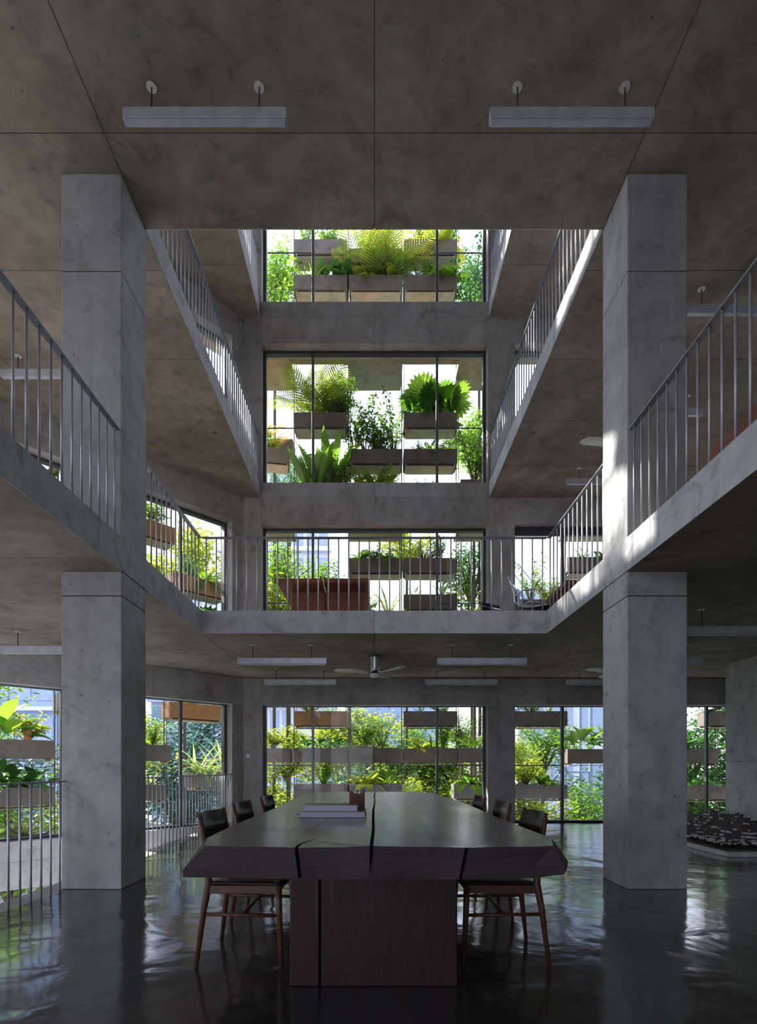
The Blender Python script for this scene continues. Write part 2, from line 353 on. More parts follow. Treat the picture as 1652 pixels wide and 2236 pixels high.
# walls ------------------------------------------------------------
def wallpiece(parent, u0, u1, z0, z1, P, U, Nn, thick=TW, mat='conc', proud=.008):
    # P wall point, U along, Nn outward normal; the panel covers face and depth
    q = []
    for u, v in ((u0, 0), (u1, 0), (u1, thick), (u0, thick)): q.append((P[0]+U[0]*u+Nn[0]*v, P[1]+U[1]*u+Nn[1]*v))
    if (q[1][0]-q[0][0])*(q[2][1]-q[0][1])-(q[1][1]-q[0][1])*(q[2][0]-q[0][0]) < 0: q = q[::-1]
    return MB().prism(q, z0, z1).build('panel', M[mat], parent)
def wall(name, label, P, U, Nn, ulen, piers, cuts, levels, mat='conc', minus=False):
    core = MB()
    def q4(u0, u1, v0, v1):
        q = [(P[0]+U[0]*u+Nn[0]*v, P[1]+U[1]*u+Nn[1]*v) for u, v in ((u0,v0),(u1,v0),(u1,v1),(u0,v1))]
        if (q[1][0]-q[0][0])*(q[2][1]-q[0][1])-(q[1][1]-q[0][1])*(q[2][0]-q[0][0]) < 0: q = q[::-1]
        return q
    for k in levels: core.prism(q4(0, ulen, .01, TW-.01), BEAM[k]+.01, TOP[k]-.01)
    for k in levels:
        if k-1 >= 0 or minus:
            zb = TOP[k-1] if k else -3.3
            for a, b_ in piers: core.prism(q4(a+.01, b_-.01, .01, TW-.01), zb, BEAM[k]+.02)
    o = struct(name, core, M['joint'], label)
    for k in levels:
        cs = [0]+[c_ for c_ in cuts if 0 < c_ < ulen]+[ulen]
        for a, b_ in zip(cs[:-1], cs[1:]):
            wallpiece(o, a+.002, b_-.002, SOF[k]+.002, TOP[k], P, U, Nn, mat=mat)
            wallpiece(o, a+.002, b_-.002, BEAM[k], SOF[k]-.002, P, U, Nn, mat=mat)
        if k-1 >= 0 or minus:
            zb = TOP[k-1] if k else -3.3
            for a, b_ in piers: wallpiece(o, a, b_, zb, BEAM[k]-.002, P, U, Nn, mat=mat)
    return o
S2 = math.sqrt(.5)
wall('wall_back', 'concrete frame wall with glazed openings facing the garden', (CX, CY), (1,0), (0,1), XRR-CX, [(0, .34), (2.16-CX, 2.67-CX), (7.9-CX, 8.4-CX)], [.34, -CX, 2.16-CX, 4.9-CX, 7.3-CX], [0,1,2,3,4])
LD = (CX-WX)*math.sqrt(2)
mb = MB(); mb.prism([(CX,CY+.012), (CX+.012,CY+TW-.01), (CX,CY+TW-.01), (CX-S2*(TW-.01),CY+S2*(TW-.01))], -.6, TOP[4]-.02); struct('trim_2', mb, M['conc'], 'concrete corner fill between the two glazed walls')
wall('wall_left', 'slanted concrete wall with glazed openings on the left', (CX, CY), (-S2,-S2), (-S2,S2), LD, [(0, .24), (2.15, 3.0), (LD-.3, LD)], [1.72, 4.1], [0,1,2,3,4], minus=True)  # wide pier hidden by the column is added to cut the sun patches
wall('wall_west', 'glazed side wall beyond the left edge', (WX, WY), (0,-1), (-1,0), WY-YS, [(0, .4), (4.6, 5.1), (9.5, 10), (WY-YS-.4, WY-YS)], [2.4,4.8,7.2,9.6], [0,1,2,3,4], minus=True)
wall('wall_south', 'rear wall behind the viewer', (WX, YS), (1,0), (0,-1), XR-WX, [(0, .4), (3.6, 4.1), (6.2,12.08)], [4.1, 8.5], [0,1,2,3,4])
# right wall (solid)
mb = MB(); mb.box(XR+.01, XR+.35, YS, 8.89, -.28, TOP[4]); wr = struct('wall_right', mb, M['joint'], 'pale concrete wall beside the model on the right')
for k in range(4):
    zt = SOF[k+1]; ys = [8.9, 8.9-2.42, 8.9-4.84, 8.9-7.26, 8.9-9.68, 8.9-12.1, YS]
    for a, b_ in zip(ys[1:], ys[:-1]):
        for z0, z1 in ((TOP[k], TOP[k]+1.15), (TOP[k]+1.15, TOP[k]+2.3), (TOP[k]+2.3, zt)):
            MB().box(XR, XR+.36, a+.003, b_-.003, z0+.003, z1-.003).build('panel', M['column'], wr)
mb = MB(); mb.box(XRR, XRR+.3, 8.5, 10.7, -.28, TOP[4]); mb.box(XR+.36, XRR, 8.5, 8.8, -.28, TOP[4]); struct('wall_right_rear', mb, M['conc'], 'far right return wall in shadow')
mb = MB()
for k in (1, 2, 3):
    if k > 1: mb.box(WX, XR, YS-.4, YS-.05, TOP[k]+.002, BEAM[k+1]-.003)
    mb.box(WX-.4, WX-.02, YS, WY-4.65, TOP[k]+.002, BEAM[k+1]-.003)
struct('wall_rear_light_block', mb, M['conc'], 'added upper wall behind the viewer, closing openings to cut light')  # added out of view, fills upper rear openings to dim the light
mb = MB()
for k in (2, 3):
    q = [(CX-S2*3.0-.0, CY-S2*3.0), (CX-S2*3.0-S2*.3, CY-S2*3.0+S2*.3), (CX-S2*(LD-.32)-S2*.3, CY-S2*(LD-.32)+S2*.3), (CX-S2*(LD-.32), CY-S2*(LD-.32))]
    mb.prism(q, TOP[k]+.002, BEAM[k+1]-.003)
struct('wall_left_sun_block', mb, M['conc'], 'solid sun block added to the upper slanted wall, hidden behind the column')  # added out of view to stop the sun reaching the near fascia
# tie-bolt holes on the right wall
for i, (yy, zz) in enumerate([(8.55, 2.35), (8.55, 1.75), (8.55, 1.15), (8.55, .55)]):
    MB().tube([(XR-.003, yy, zz), (XR+.002, yy, zz)], .014, 10).build('tie_hole', M['joint'], wr)

# ------------------------------------------------------------------ windows
wcount = [0]
def window(P, U, Nn, u0, u1, z0, z1, mull, label, off=.24, bar=None, sill=.07, head=.05):
    """glazing between u0 and u1 along the wall; local x = u, local y = inward negative"""
    wcount[0] += 1
    root = bpy.data.objects.new(f'window_{wcount[0]}', None); COL.objects.link(root)
    tag(root, label, None, None, 'structure')
    ang = math.atan2(U[1], U[0]); root.location = (P[0]+U[0]*u0+Nn[0]*off, P[1]+U[1]*u0+Nn[1]*off, z0); root.rotation_euler = (0,0,ang)
    W = u1-u0; H = z1-z0; fr = MB()
    fr.box(0, .055, -.05, .05, 0, H); fr.box(W-.055, W, -.05, .05, 0, H); fr.box(.055, W-.055, -.05, .05, H-head, H); fr.box(.055, W-.055, -.05, .05, 0, sill)
    fo_ = fr.build('frame', M['frame_dark'], root)
    xs = [.055]+[m_-u0 for m_ in mull]+[W-.055]
    for m_ in mull:
        MB().box(m_-u0-.016, m_-u0+.030, -.035, .035, sill, H-head).build('mullion', M['frame'], root, bevel=.004)
    for i, (a, b_) in enumerate(zip(xs[:-1], xs[1:])):
        a2 = a+(.031 if i else .001); b2 = b_-(.017 if i < len(xs)-2 else .001)
        MB().box(a2, b2, -.003, .003, sill+.001, H-head-.001).build('pane', M['glass'], root)
    for hx in (.02, W-.035):
        MB().box(hx, hx+.015, -.056, -.05, 1.05, 1.2).build('handle', M['black'], fo_)
    if bar:
        for a, b_ in bar:
            MB().tube([(a-u0, .09, bar_z), (b_-u0, .09, bar_z)], .012, 8).build('guard_bar', M['raildark'], root)
    return root
lv = ['ground floor', 'first gallery', 'second gallery', 'third gallery']
for k in range(4):
    bar_z = 1.10 if k == 0 else 1.24
    window((CX,CY), (1,0), (0,1), -2.15-CX, 2.16-CX, TOP[k], BEAM[k+1], [-1.2-CX, 1.21-CX], head=.05 if k else .015, sill=.07 if k else .035, label=f'wide three-panel sliding window facing the garden, {lv[k]}', bar=[(.40, -1.2-CX), (1.21-CX, 2.1-CX)])
    window((CX,CY), (1,0), (0,1), 2.67-CX, 7.9-CX, TOP[k], BEAM[k+1], [3.64-CX, 5.0-CX, 6.45-CX], head=.05 if k else .015, sill=.07 if k else .035, label=f'long window right of the right-hand pier, {lv[k]}', bar=[(2.72-CX, 3.64-CX)])
    window((CX,CY), (-S2,-S2), (-S2,S2), .24, 2.15, TOP[k], BEAM[k+1], [1.13], head=.05 if k else .015, sill=.07 if k else .035, label=f'slanted sliding window between the pier and the left column, {lv[k]}')
    if k < 2: window((CX,CY), (-S2,-S2), (-S2,S2), 3.0, LD-.3, TOP[k], BEAM[k+1], [4.0], head=.05 if k else .015, sill=.07 if k else .035, label=f'slanted window left of the left column, {lv[k]}')
    window((WX,WY), (0,-1), (-1,0), .4, 4.6, TOP[k], BEAM[k+1], [1.8, 3.2], f'first side window beyond the left edge, {lv[k]}')
    if k == 0: window((WX,WY), (0,-1), (-1,0), 5.1, 9.5, TOP[k], BEAM[k+1], [6.5, 8.0], f'second side window beyond the left edge, {lv[k]}')
# blind boxes over the right window of the gallery
for k, z in ((1, 5.55),):
    b_ = MB().box(2.70, 7.8, 10.40, 10.46, z-.02, z+.12).build('blind_cassette', M['frame_dark']); tag(b_, 'dark roller blind cassette over the gallery window right of the pier', 'blind')
# light portals at the real openings (they only guide sky sampling)
def portal(loc, w_, h_, nrm):
    l = bpy.data.lights.new('daylight_portal', 'AREA'); l.shape = 'RECTANGLE'; l.size = w_; l.size_y = h_; l.cycles.is_portal = True
    o = bpy.data.objects.new('daylight_portal', l); COL.objects.link(o); o.location = loc
    o.rotation_euler = (-Vector(nrm)).to_track_quat('-Z', 'Z').to_euler()
for k in range(4):
    zc = (TOP[k]+BEAM[k+1])/2; hh = BEAM[k+1]-TOP[k]
    portal((0, 10.72, zc), 4.3, hh, (0,1,0)); portal((5.28, 10.72, zc), 5.2, hh, (0,1,0))
    mid = LD/2; portal((CX-S2*mid-S2*.44, CY-S2*mid+S2*.44, zc), LD-.5, hh, (-S2,S2,0))
    portal((WX-.44, WY-2.5, zc), 4.2, hh, (-1,0,0))
    if k == 0: portal((WX-.44, WY-7.3, zc), 4.4, hh, (-1,0,0))

# ------------------------------------------------------------------ outside ledges with notches for the planters
for k in (1, 2, 3):
    z = SOF[k]
    mb = MB()
    xs = [-3.35, -1.77, -.57, .60, 1.79, 2.98, 4.17, 5.36, 6.55, 8.6]
    solid = [True, False, True, False, True, False, True, False, True]
    mb.box(-3.0, 8.6, YW+TW+.001, 11.5, z, z+.14)
    for i, s_ in enumerate(solid):
        if s_: mb.box(xs[i] if i else -3.2, xs[i+1], 11.5, 12.3, z, z+.14)
    lg = struct('ledge', mb, M['extwall'], f'rust-stained concrete ledge outside the window head, storey {["","one","two","three"][k]}')
    mb = MB()
    def pt(s_, v): return (CX-S2*s_-S2*v, CY-S2*s_+S2*v)
    for a, b_, v in ((-.3, LD, 1.2), (1.7, 2.9, 1.7), (4.2, LD, 1.7)):
        mb.prism([pt(a, TW+.001), pt(a, v), pt(b_, v), pt(b_, TW+.001)], z+.002, z+.13)
    struct('ledge', mb, M['extwall'], f'slanted concrete ledge outside the left wall, storey {["","one","two","three"][k]}')

# ------------------------------------------------------------------ railings
bal_mesh = {}
def railing(p0, p1, z, label, h=.94, sp=.128, end_a=0, end_b=0, inset=.05):
    p0 = Vector((*p0, z)); p1 = Vector((*p1, z)); d = p1-p0; Lr = d.length
    root = thing('railing', label, 'railing', p0, math.atan2(d.y, d.x))
    MB().box(-end_a, Lr+end_b, -.025, .025, h-.012, h).build('handrail', M['handrail'], root)
    if h not in bal_mesh: bal_mesh[h] = MB().tube([(0,0,.0), (0,0,h-.012)], .0088, 8).mesh('baluster', M['rail'], True)
    n = int((Lr-2*inset)/sp)
    for i in range(n+1):
        put('baluster', bal_mesh[h], root, (inset+(Lr-2*inset)*i/n, 0, 0))
    return root
XL = 2.217
railing((-XL,.8), (-XL,YC0-.01), TOP[1], 'grey steel railing on the left gallery edge in front of the left column')
railing((-XL,YC1+.01), (-XL,YV+.03), TOP[1], 'grey steel railing on the left gallery edge behind the left column')
railing((-XL+.03,YV+.03), (XL-.03,YV+.03), TOP[1], 'long grey steel railing crossing the far end of the void')
railing((XL,YC1+.01), (XL,YV+.03), TOP[1], 'grey steel railing on the right gallery edge behind the right column')
railing((XL,.8), (XL,YC0-.01), TOP[1], 'grey steel railing on the right gallery edge in front of the right column')
for k, nm in ((2, 'second'), (3, 'third')):
    railing((-XL,5.25), (-XL,YW-.01), TOP[k], f'steep-looking steel railing on the left edge of the {nm} gallery')
    railing((XL,5.25), (XL,YW-.01), TOP[k], f'steep-looking steel railing on the right edge of the {nm} gallery')
railing((-2.685,.8), (-2.685,YC0-.01), 0, 'low steel railing beside the stair void at lower left', end_b=0)
railing((-2.685,YC1+.01), (-2.685,YW-.01), 0, 'low steel railing running from the left column to the slanted wall')

# ------------------------------------------------------------------ linear lamps and fans
def lamp(x0, x1, y, soffit, label, group=None):
    cx = (x0+x1)/2; Lh = (x1-x0)/2
    root = thing('linear_lamp', label, 'lamp', (cx, y, soffit))
    MB().box(-Lh, Lh, -.03, .03, -.265, -.185).build('housing', M['lamp'], root, bevel=.003)
    MB().box(-Lh+.01, Lh-.01, -.026, .026, -.279, -.265).build('diffuser', M['diffuser'], root, bevel=.004)
    for s in (-1, 1):
        xr = s*Lh*.66
        rd = MB().tube([(xr,0,-.185), (xr,0,-.006)], .006, 8).build('rod', M['raildark'], root)
        MB().lathe([(.038,-.008), (.038,0)], 18, (xr,0,0)).build('ceiling_plate', M['plate'], rd)
lampx = [(-4.65,-3.42), (-1.89,-.66), (.87,2.10), (3.30,4.53)]
for k, nm in ((1, 'ground floor'), (2, 'first gallery')):
    for j, yy in enumerate((4.08, 6.74, 7.47, 9.27)):
        for i, (a, b_) in enumerate(lampx):
            mid = i in (1, 2)
            if k == 1 and mid and j < 2: continue
            if k == 2 and mid and j > 0: continue
            if k == 2 and not mid and j == 0: continue
            if k == 1 and not mid and j == 0: continue
            if i == 0 and j >= 2: continue
            if i == 3 and j == 1: yy2 = 5.8
            else: yy2 = yy
            side = ['at the far left', 'left of centre', 'right of centre', 'at the far right'][i]
            dep = ['in the nearest row', 'in the second row', 'in the third row', 'in the row nearest the windows'][j]
            lamp(a, b_, yy2, SOF[k]-.002, f'slim white {nm.replace(" ", "-")} linear lamp, {side}, {dep}')
blade = MB()
for i in range(9):
    t = i/8; x = .10+t*.52; wd = .035+.05*math.sin(min(1, t*1.15+.08)*PI*.62)
    if i == 8: wd = .03
    a = .20*(1-t*.5); yc = .05*math.sin(t*PI)
    blade.v += [(x, yc-wd, -a*wd+.012*t), (x, yc+wd, a*wd+.012*t), (x, yc-wd, -a*wd+.012*t+.007), (x, yc+wd, a*wd+.012*t+.007)]
for i in range(8):
    q = i*4; blade.f += [(q,q+1,q+5,q+4), (q+2,q+6,q+7,q+3), (q,q+4,q+6,q+2), (q+1,q+3,q+7,q+5)]
blade.f += [(0,2,3,1), (32,33,35,34)]
blade_me = blade.mesh('blade', M['fanblade'], True)
def fan(x, y, soffit, a0, label):
    root = thing('ceiling_fan', label, 'ceiling fan', (x, y, soffit))
    MB().lathe([(.065,-.235), (.072,-.22), (.078,-.14), (.098,-.02), (.098,0)], 28).build('housing', M['steel'], root, True)
    hb = MB().lathe([(.05,-.268), (.05,-.235)], 24).build('blade_hub', M['black'], root, True)
    MB().lathe([(.045,-.325), (.070,-.315), (.078,-.295), (.078,-.268)], 24).build('light', M['fanlight'], root, True)
    for i in range(3): put('blade', blade_me, hb, (0,0,-.252), (0,0,a0+i*2*PI/3))
fan(0.01, 8.24, SOF[1]-.002, R(-48), 'three-bladed ceiling fan with steel hub above the far end of the table')
fan(3.7, 8.24, SOF[1]-.002, R(205), 'ceiling fan half hidden behind the right column on the ground floor')
fan(3.7, 8.24, SOF[2]-.002, R(192), 'ceiling fan under the first gallery ceiling beside the right column')

# ------------------------------------------------------------------ light switch
sw = MB().box(-.04, .04, -.012, 0, -.04, .04).build('light_switch', M['white'], None, bevel=.003); sw.location = (-2.40, YW-.001, 1.285)
tag(sw, 'small white light switch on the concrete pier left of the middle window', 'light switch')
MB().box(-.018, .018, -.016, -.012, -.022, .022).build('rocker', M['white'], sw)

# ------------------------------------------------------------------ big slab table
rnd = random.Random(4)
def slab_half(outline_top, outline_bot, z1, z0, name, parent):
    n = len(outline_top)
    me = bpy.data.meshes.new(name); bm = bmesh.new()
    vt = [bm.verts.new((x, y, z1+dz)) for x, y, dz in outline_top]; vm = []; vb = []
    for (xt, yt, dt), (x, y, dz) in zip(outline_top, outline_bot):
        sg = 1 if x > 0 else -1; out_ = abs(x)-abs(xt) > .03
        vm.append(bm.verts.new(((x*.997, y, z0+dz+.028) if out_ else (xt*.4+x*.6, yt*.4+y*.6, z0+dz+.05))))
        vb.append(bm.verts.new((x-sg*(.004 if out_ else 0), y, z0+dz)))
    me2 = None
    ft = bm.faces.new(vt); fb = bm.faces.new(vb[::-1]); ft.material_index = 0; fb.material_index = 1
    sides = []
    for i in range(n):
        j = (i+1) % n; f = bm.faces.new((vt[j], vt[i], vm[i], vm[j])); f.material_index = 1; f = bm.faces.new((vm[j], vm[i], vb[i], vb[j])); f.material_index = 1
    bmesh.ops.triangulate(bm, faces=[ft, fb])
    bmesh.ops.recalc_face_normals(bm, faces=bm.faces)
    bm.to_mesh(me); bm.free(); me.materials.append(M['tabletop']); me.materials.append(M['tableedge'])
    return put(name, me, parent)
ZT = .75; ZB = .625
table = thing('slab_table', 'long dark live-edge timber table split down the middle, on the polished floor', 'table', (0, 2.59, 0))
Y0 = 2.08; off = -2.59
def edge_x(t, s): # half width of the table along its length
    return (.705+.05*math.sin(t*2.3+s)+.012*math.sin(t*11+s*2)+.02*t)
def half(s):
    top = []; bot = []
    N_ = 22
    g0 = -.018 if s < 0 else -.004
    # centre gap edge, front to back
    fy = Y0+off
    frontx = [g0, -.14, -.28, -.285, -.292, -.40, -.55, -.665] if s < 0 else [g0, .12, .25, .343, .350, .355, .50, .62, .69]
    pts_top = []; pts_bot = []
    L0 = 4.72
    # outer edge from front to back
    for i in range(N_+1):
        t = i/N_; y = fy+.02+t*(L0-.05); x = edge_x(t, 1 if s > 0 else 0)
        k = 1 if t < .93 else 1-(t-.93)/.07*.28
        if t == 0: x = .650 if s < 0 else .688
        y = y-.016 if t == 0 else y; pts_top.append((s*x*k, y, .0)); bx = (x+.06*(1+.2*math.sin(t*9+s)))*k if t else (.737 if s < 0 else .732)
        pts_bot.append((s*bx, y-(.0 if t else .012), -.0 if t else (.006 if s < 0 else .018)))
    # back edge towards the gap
    yb = fy+L0
    for fx in (.45, .3, .15): pts_top.append((s*fx, yb+.02*math.sin(fx*9), 0)); pts_bot.append((s*fx, yb+.02*math.sin(fx*9), 0))
    gb = .0 if s < 0 else .018
    for i in range(9):
        t = 1-i/8; gx = (g0*t**.0 if False else g0+(gb-g0)*t)+.004*math.sin(t*14)
        pts_top.append((gx, fy+t*L0, 0)); pts_bot.append((gx, fy+t*L0, 0))
    # front edge with the drying crack cut as a notch
    cr_x = -.305 if s < 0 else .352
    steps = [(-.12, -.22), (.12, .23)][0 if s < 0 else 1]
    for fx in steps: pts_top.append((fx, fy+.005, -.006 if s < 0 else -.004)); pts_bot.append((fx, fy+.010, -.006))
    crack = [(0, 0), (.010, .10), (.030, .22), (.07, .35)] if s < 0 else [(0, 0), (-.006, .10), (-.022, .22), (-.05, .36)]
    wdt = [.007, .006, .004, 0]
    a_side = [(cr_x+s*-wdt[i], p) for i, p in enumerate(crack)]
    for i in range(4):
        jx = .004*(-1)**i
        pts_top.append((cr_x-s*wdt[i]+crack[i][0]+jx, fy+crack[i][1], -.007)); pts_bot.append((cr_x-s*.02-s*wdt[i]+crack[i][0]*.6, fy+crack[i][1], -.004))
    for i in (2, 1, 0):
        jx = .004*(-1)**i
        pts_top.append((cr_x+s*wdt[i]+crack[i][0]+jx, fy+crack[i][1], -.007)); pts_bot.append((cr_x-s*.02+s*wdt[i]+crack[i][0]*.6, fy+crack[i][1], -.004))
    for fx in ((-.42, -.55) if s < 0 else (.50, .62)): pts_top.append((fx, fy+.002, -.003)); pts_bot.append((fx, fy+.008, -.001))
    return pts_top, pts_bot
for s in (-1, 1):
    a, b_ = half(s); slab_half(a, b_, ZT, ZB, 'tabletop_plank', table)
for yb in (0, 3.1):
    for x0, x1 in ((-.405, -.264), (-.256, .398)):
        MB().box(x0, x1, yb, yb+.5, .001, ZB-.012).build('base_panel', M['tablebase'], table, bevel=.006)
    MB().box(-.40, .39, yb+.02, yb+.48, ZB-.012, ZB-.004).build('base_rail', M['tablebase'], table)

# ------------------------------------------------------------------ chairs (face +x locally, back at x=0; y = width)
def make_chair():
    t = thing('dining_chair', '', 'chair')
    W = .46
    # origin: back legs' foot line, centre of width
    for s in (-1, 1):
        y = s*W/2; yi = s*(W/2-.015)
        MB().tube([(0,y,0.001), (.035,yi,.30), (.062,yi,.44), (.055,yi,.56), (.03,yi,.70), (.012,yi,.81)], [.011,.017,.020,.018,.015,.011], 10).build('back_leg', M['chairwood'], t, True)
        MB().tube([(.45,y,0.001), (.435,yi,.30), (.43,yi,.455)], [.011,.017,.019], 10).build('front_leg', M['chairwood'], t, True)
        MB().box(.06, .43, yi-.011, yi+.011, .385, .43).build('seat_rail', M['chairwood'], t, bevel=.004)
        MB().tube([(.035,yi,.275), (.44,yi,.268)], .010, 8).build('stretcher', M['chairwood'], t, True)
    for x in (.06, .425): MB().box(x-.011, x+.011, -W/2+.02, W/2-.02, .385, .43).build('seat_rail', M['chairwood'], t, bevel=.004)
    MB().tube([(.24,-W/2+.03,.272), (.24,W/2-.03,.272)], .010, 8).build('stretcher', M['chairwood'], t, True)
    # seat: dished veneer
    nx, ny = 10, 10; vs = []; fs = []
    def seat(u, v, top):
        x = .055+.41*u; hw = (.225+.02*u)*(1-.0*v); y = (v*2-1)*hw
        e = max(abs(2*u-1), abs(2*v-1)); z = .452-.014*(1-(2*v-1)**2)*(1-(2*u-1)**2*.5)-(.006 if e > .95 else 0)
        return (x, y, z if top else z-.018+(.006 if e > .95 else 0))
    for top in (1, 0):
        for i in range(nx+1):
            for j in range(ny+1): vs.append(seat(i/nx, j/ny, top))
    K = (nx+1)*(ny+1)
    for i in range(nx):
        for j in range(ny):
            a = i*(ny+1)+j; fs.append((a, a+ny+1, a+ny+2, a+1)); fs.append((K+a, K+a+1, K+a+ny+2, K+a+ny+1))
    for i in range(nx):
        a = i*(ny+1); fs.append((a, K+a, K+a+ny+1, a+ny+1)); a += ny; fs.append((a, a+ny+1, K+a+ny+1, K+a))
    for j in range(ny):
        a = j; fs.append((a, a+1, K+a+1, K+a)); a = nx*(ny+1)+j; fs.append((a, K+a, K+a+1, a+1))
    MB().add(vs, fs).build('seat', M['chairseat'], t, True)
    # backrest: curved board between the posts
    vs = []; fs = []; n = 14
    for i in range(n+1):
        v = i/n*2-1; y = v*.222; bow = -.045*(1-v*v)
        zt = .800+.006*(1-v*v)-(.012 if abs(v) > .95 else 0); zb = .625+.035*(1-v*v)**.5*-.6+.01
        for z, xo in ((zb, .048), (zt, .016)):
            vs += [(xo+bow, y, z), (xo+bow+.013, y, z)]
    for i in range(n):
        a = i*4; b_ = a+4
        fs += [(a,b_,b_+2,a+2), (a+1,a+3,b_+3,b_+1), (a,a+1,b_+1,b_), (a+2,b_+2,b_+3,a+3)]
    fs += [(0,2,3,1), (n*4,n*4+1,n*4+3,n*4+2)]
    MB().add(vs, fs).build('backrest', M['chairseat'], t, True)
    return t
ch0 = make_chair()
nmc = ['nearest the viewer', 'in the middle of the row', 'farthest from the viewer']
for s, side in ((-1, 'left'), (1, 'right')):
    for i, (yc, dx) in enumerate(((3.08, 0), (3.91, .035), (4.68, .01))):
        c = ch0 if (s < 0 and i == 0) else copy_tree(ch0)
        x = s*(.937+dx) if s < 0 else .925+dx*.6
        c.location = (x, yc, 0); c.rotation_euler = (0, 0, (0 if s < 0 else PI)+(rnd.random()-.5)*.04)
        c['label'] = f'dark wooden dining chair with curved back, {side} of table, {nmc[i]}'
        c['group'] = 'dining chairs around the long table'

# ------------------------------------------------------------------ books and pencil cup on the table
def book(x0, x1, y0, y1, z, h, cov, label, rz=0):
    root = thing('book', label, 'book', ((x0+x1)/2, (y0+y1)/2, z), rz, 'books on the table')
    a, b_ = (x1-x0)/2, (y1-y0)/2; c_ = .003
    MB().box(-a, a, -b_, b_, 0, c_).build('cover', M[cov], root); MB().box(-a, a, -b_, b_, h-c_, h).build('cover', M[cov], root)
    MB().box(-a, a, b_-c_, b_, c_, h-c_).build('spine', M[cov], root)
    MB().box(-a+.005, a-.005, -b_+.006, b_-c_-.0005, c_, h-c_).build('pages', M['pages'], root)
z = ZT+.001
book(-.50, -.22, 3.50, 3.80, z, .014, 'cover', 'thin dark magazine sticking out left behind the big books')
book(-.452, -.052, 3.24, 3.49, z, .038, 'cover', 'large dark hardback lying at the bottom of the book stack', .0)
book(-.435, -.100, 3.24, 3.46, z+.039, .036, 'cover2', 'glossy brown hardback lying on top of the stack', .01)
cup = thing('pencil_cup', 'brown leather pencil cup behind the books on the table', 'pencil cup', (-.118, 3.72, z))
mb = MB(); hw = .052; tl, tr_ = .155, .135
for (xa, xb, ya, yb) in ((-hw, hw, -.04, -.035), (-hw, hw, .035, .04), (-hw, -hw+.005, -.035, .035), (hw-.005, hw, -.035, .035)):
    f = lambda x: .135+.018*(1-(x+hw)/(2*hw)) if abs(x) > .03 else .135
    n_ = 6; vs = []; fs = []
    for i in range(n_+1):
        x = xa+(xb-xa)*i/n_; u = (x+hw)/(2*hw); zt = .150-.028*math.sin(u*PI)-.008*u
        vs += [(x, ya, 0), (x, yb, 0), (x, ya, zt), (x, yb, zt)]
    for i in range(n_):
        a = i*4; fs += [(a,a+4,a+6,a+2), (a+1,a+3,a+7,a+5), (a+2,a+6,a+7,a+3), (a,a+1,a+5,a+4)]
    fs += [(0,2,3,1), (n_*4,n_*4+1,n_*4+3,n_*4+2)]; mb.add(vs, fs)
mb.box(-hw+.005, hw-.005, -.035, .035, 0, .004); mb.build('cup_body', M['leather'], cup)
for i, (x, y, tx, ln, mt, nm, r_) in enumerate([(-.022,-.01,-.020,.165,'white','white',.0055), (-.008,.01,.008,.152,'violet','violet',.0045), (.020,.0,.006,.168,'orange','orange',.0038), (.03,-.01,.010,.160,'blue','blue',.0055), (.036,.012,.012,.155,'blue','dark blue',.005)]):
    p = MB().tube([(x, y, .006), (x+tx, y+.004, ln-.012), (x+tx*1.1, y+.004, ln)], [r_, r_, r_*.5], 8).build('pen', M[mt], None, True)
    p.location = (-.118, 3.72, z); tag(p, f'{nm} {"pencil" if mt=="orange" else "pen"} standing in the leather cup', 'pen', 'pens in the cup')

# ------------------------------------------------------------------ landscape model on its low white plinth
mod = thing('landscape_model', 'hillside model with tiny white houses on a low white plinth by the right column', 'architectural model', (4.15, 6.36, 0))
MB().prism([(0,0),(1.55,0),(1.55,2.3),(0,2.3)], .002, .058).build('plinth', M['white'], mod, bevel=.004)
MB().prism([(.04,.05),(1.5,.05),(1.5,2.25),(.04,2.25)], .058, .07).build('base_sheet', M['modelgrey'], mod)
def hz(x, y):
    u = (x-.95)/.75; v = (y-1.55)/1.25
    return .06+.42*max(0, 1-1.12*math.sqrt(u*u+v*v*.8))+.012*math.sin(x*9)*math.sin(y*7)
steps_ = 9
for k in range(steps_):     # stacked contour sheets
    lev = .07+.036*k; pts_ = []
    for a in range(28):
        th = 2*PI*a/28; r_ = 0
        while r_ < 1.4:
            x = .95+math.cos(th)*r_*.8; y = 1.5+math.sin(th)*r_*1.2
            if not (.08 < x < 1.46 and .12 < y < 2.2) or hz(x, y) < lev+.01: break
            r_ += .03
        pts_.append((min(1.47, max(.07, .95+math.cos(th)*r_*.8)), min(2.21, max(.1, 1.5+math.sin(th)*r_*1.2))))
    MB().prism(pts_, lev, lev+.037).build('contour_sheet', M['modelgrey'], mod)
hm = MB(); hm.box(-.022,.022,-.012,.012,.018,.024); hm.box(-.018,.018,-.008,.010,.006,.018); hm.box(-.02,-.015,-.011,-.007,0,.018); hm.box(.015,.02,-.011,-.007,0,.018)
hme = hm.mesh('model_house', M['modelwhite'])
r5 = random.Random(5)
def stepz(x, y):
    h = hz(x, y); k = int(max(0, (h-.08)/.036)); return .107+.036*min(8, k)
for i in range(290):
    x = r5.uniform(.1, 1.42); y = r5.uniform(.2, 1.7)
    put('model_house', hme, mod, (x, y, stepz(x, y)-.002), (0,0,r5.uniform(-.5,.3)), r5.uniform(.55, 1.15))
mb = MB()
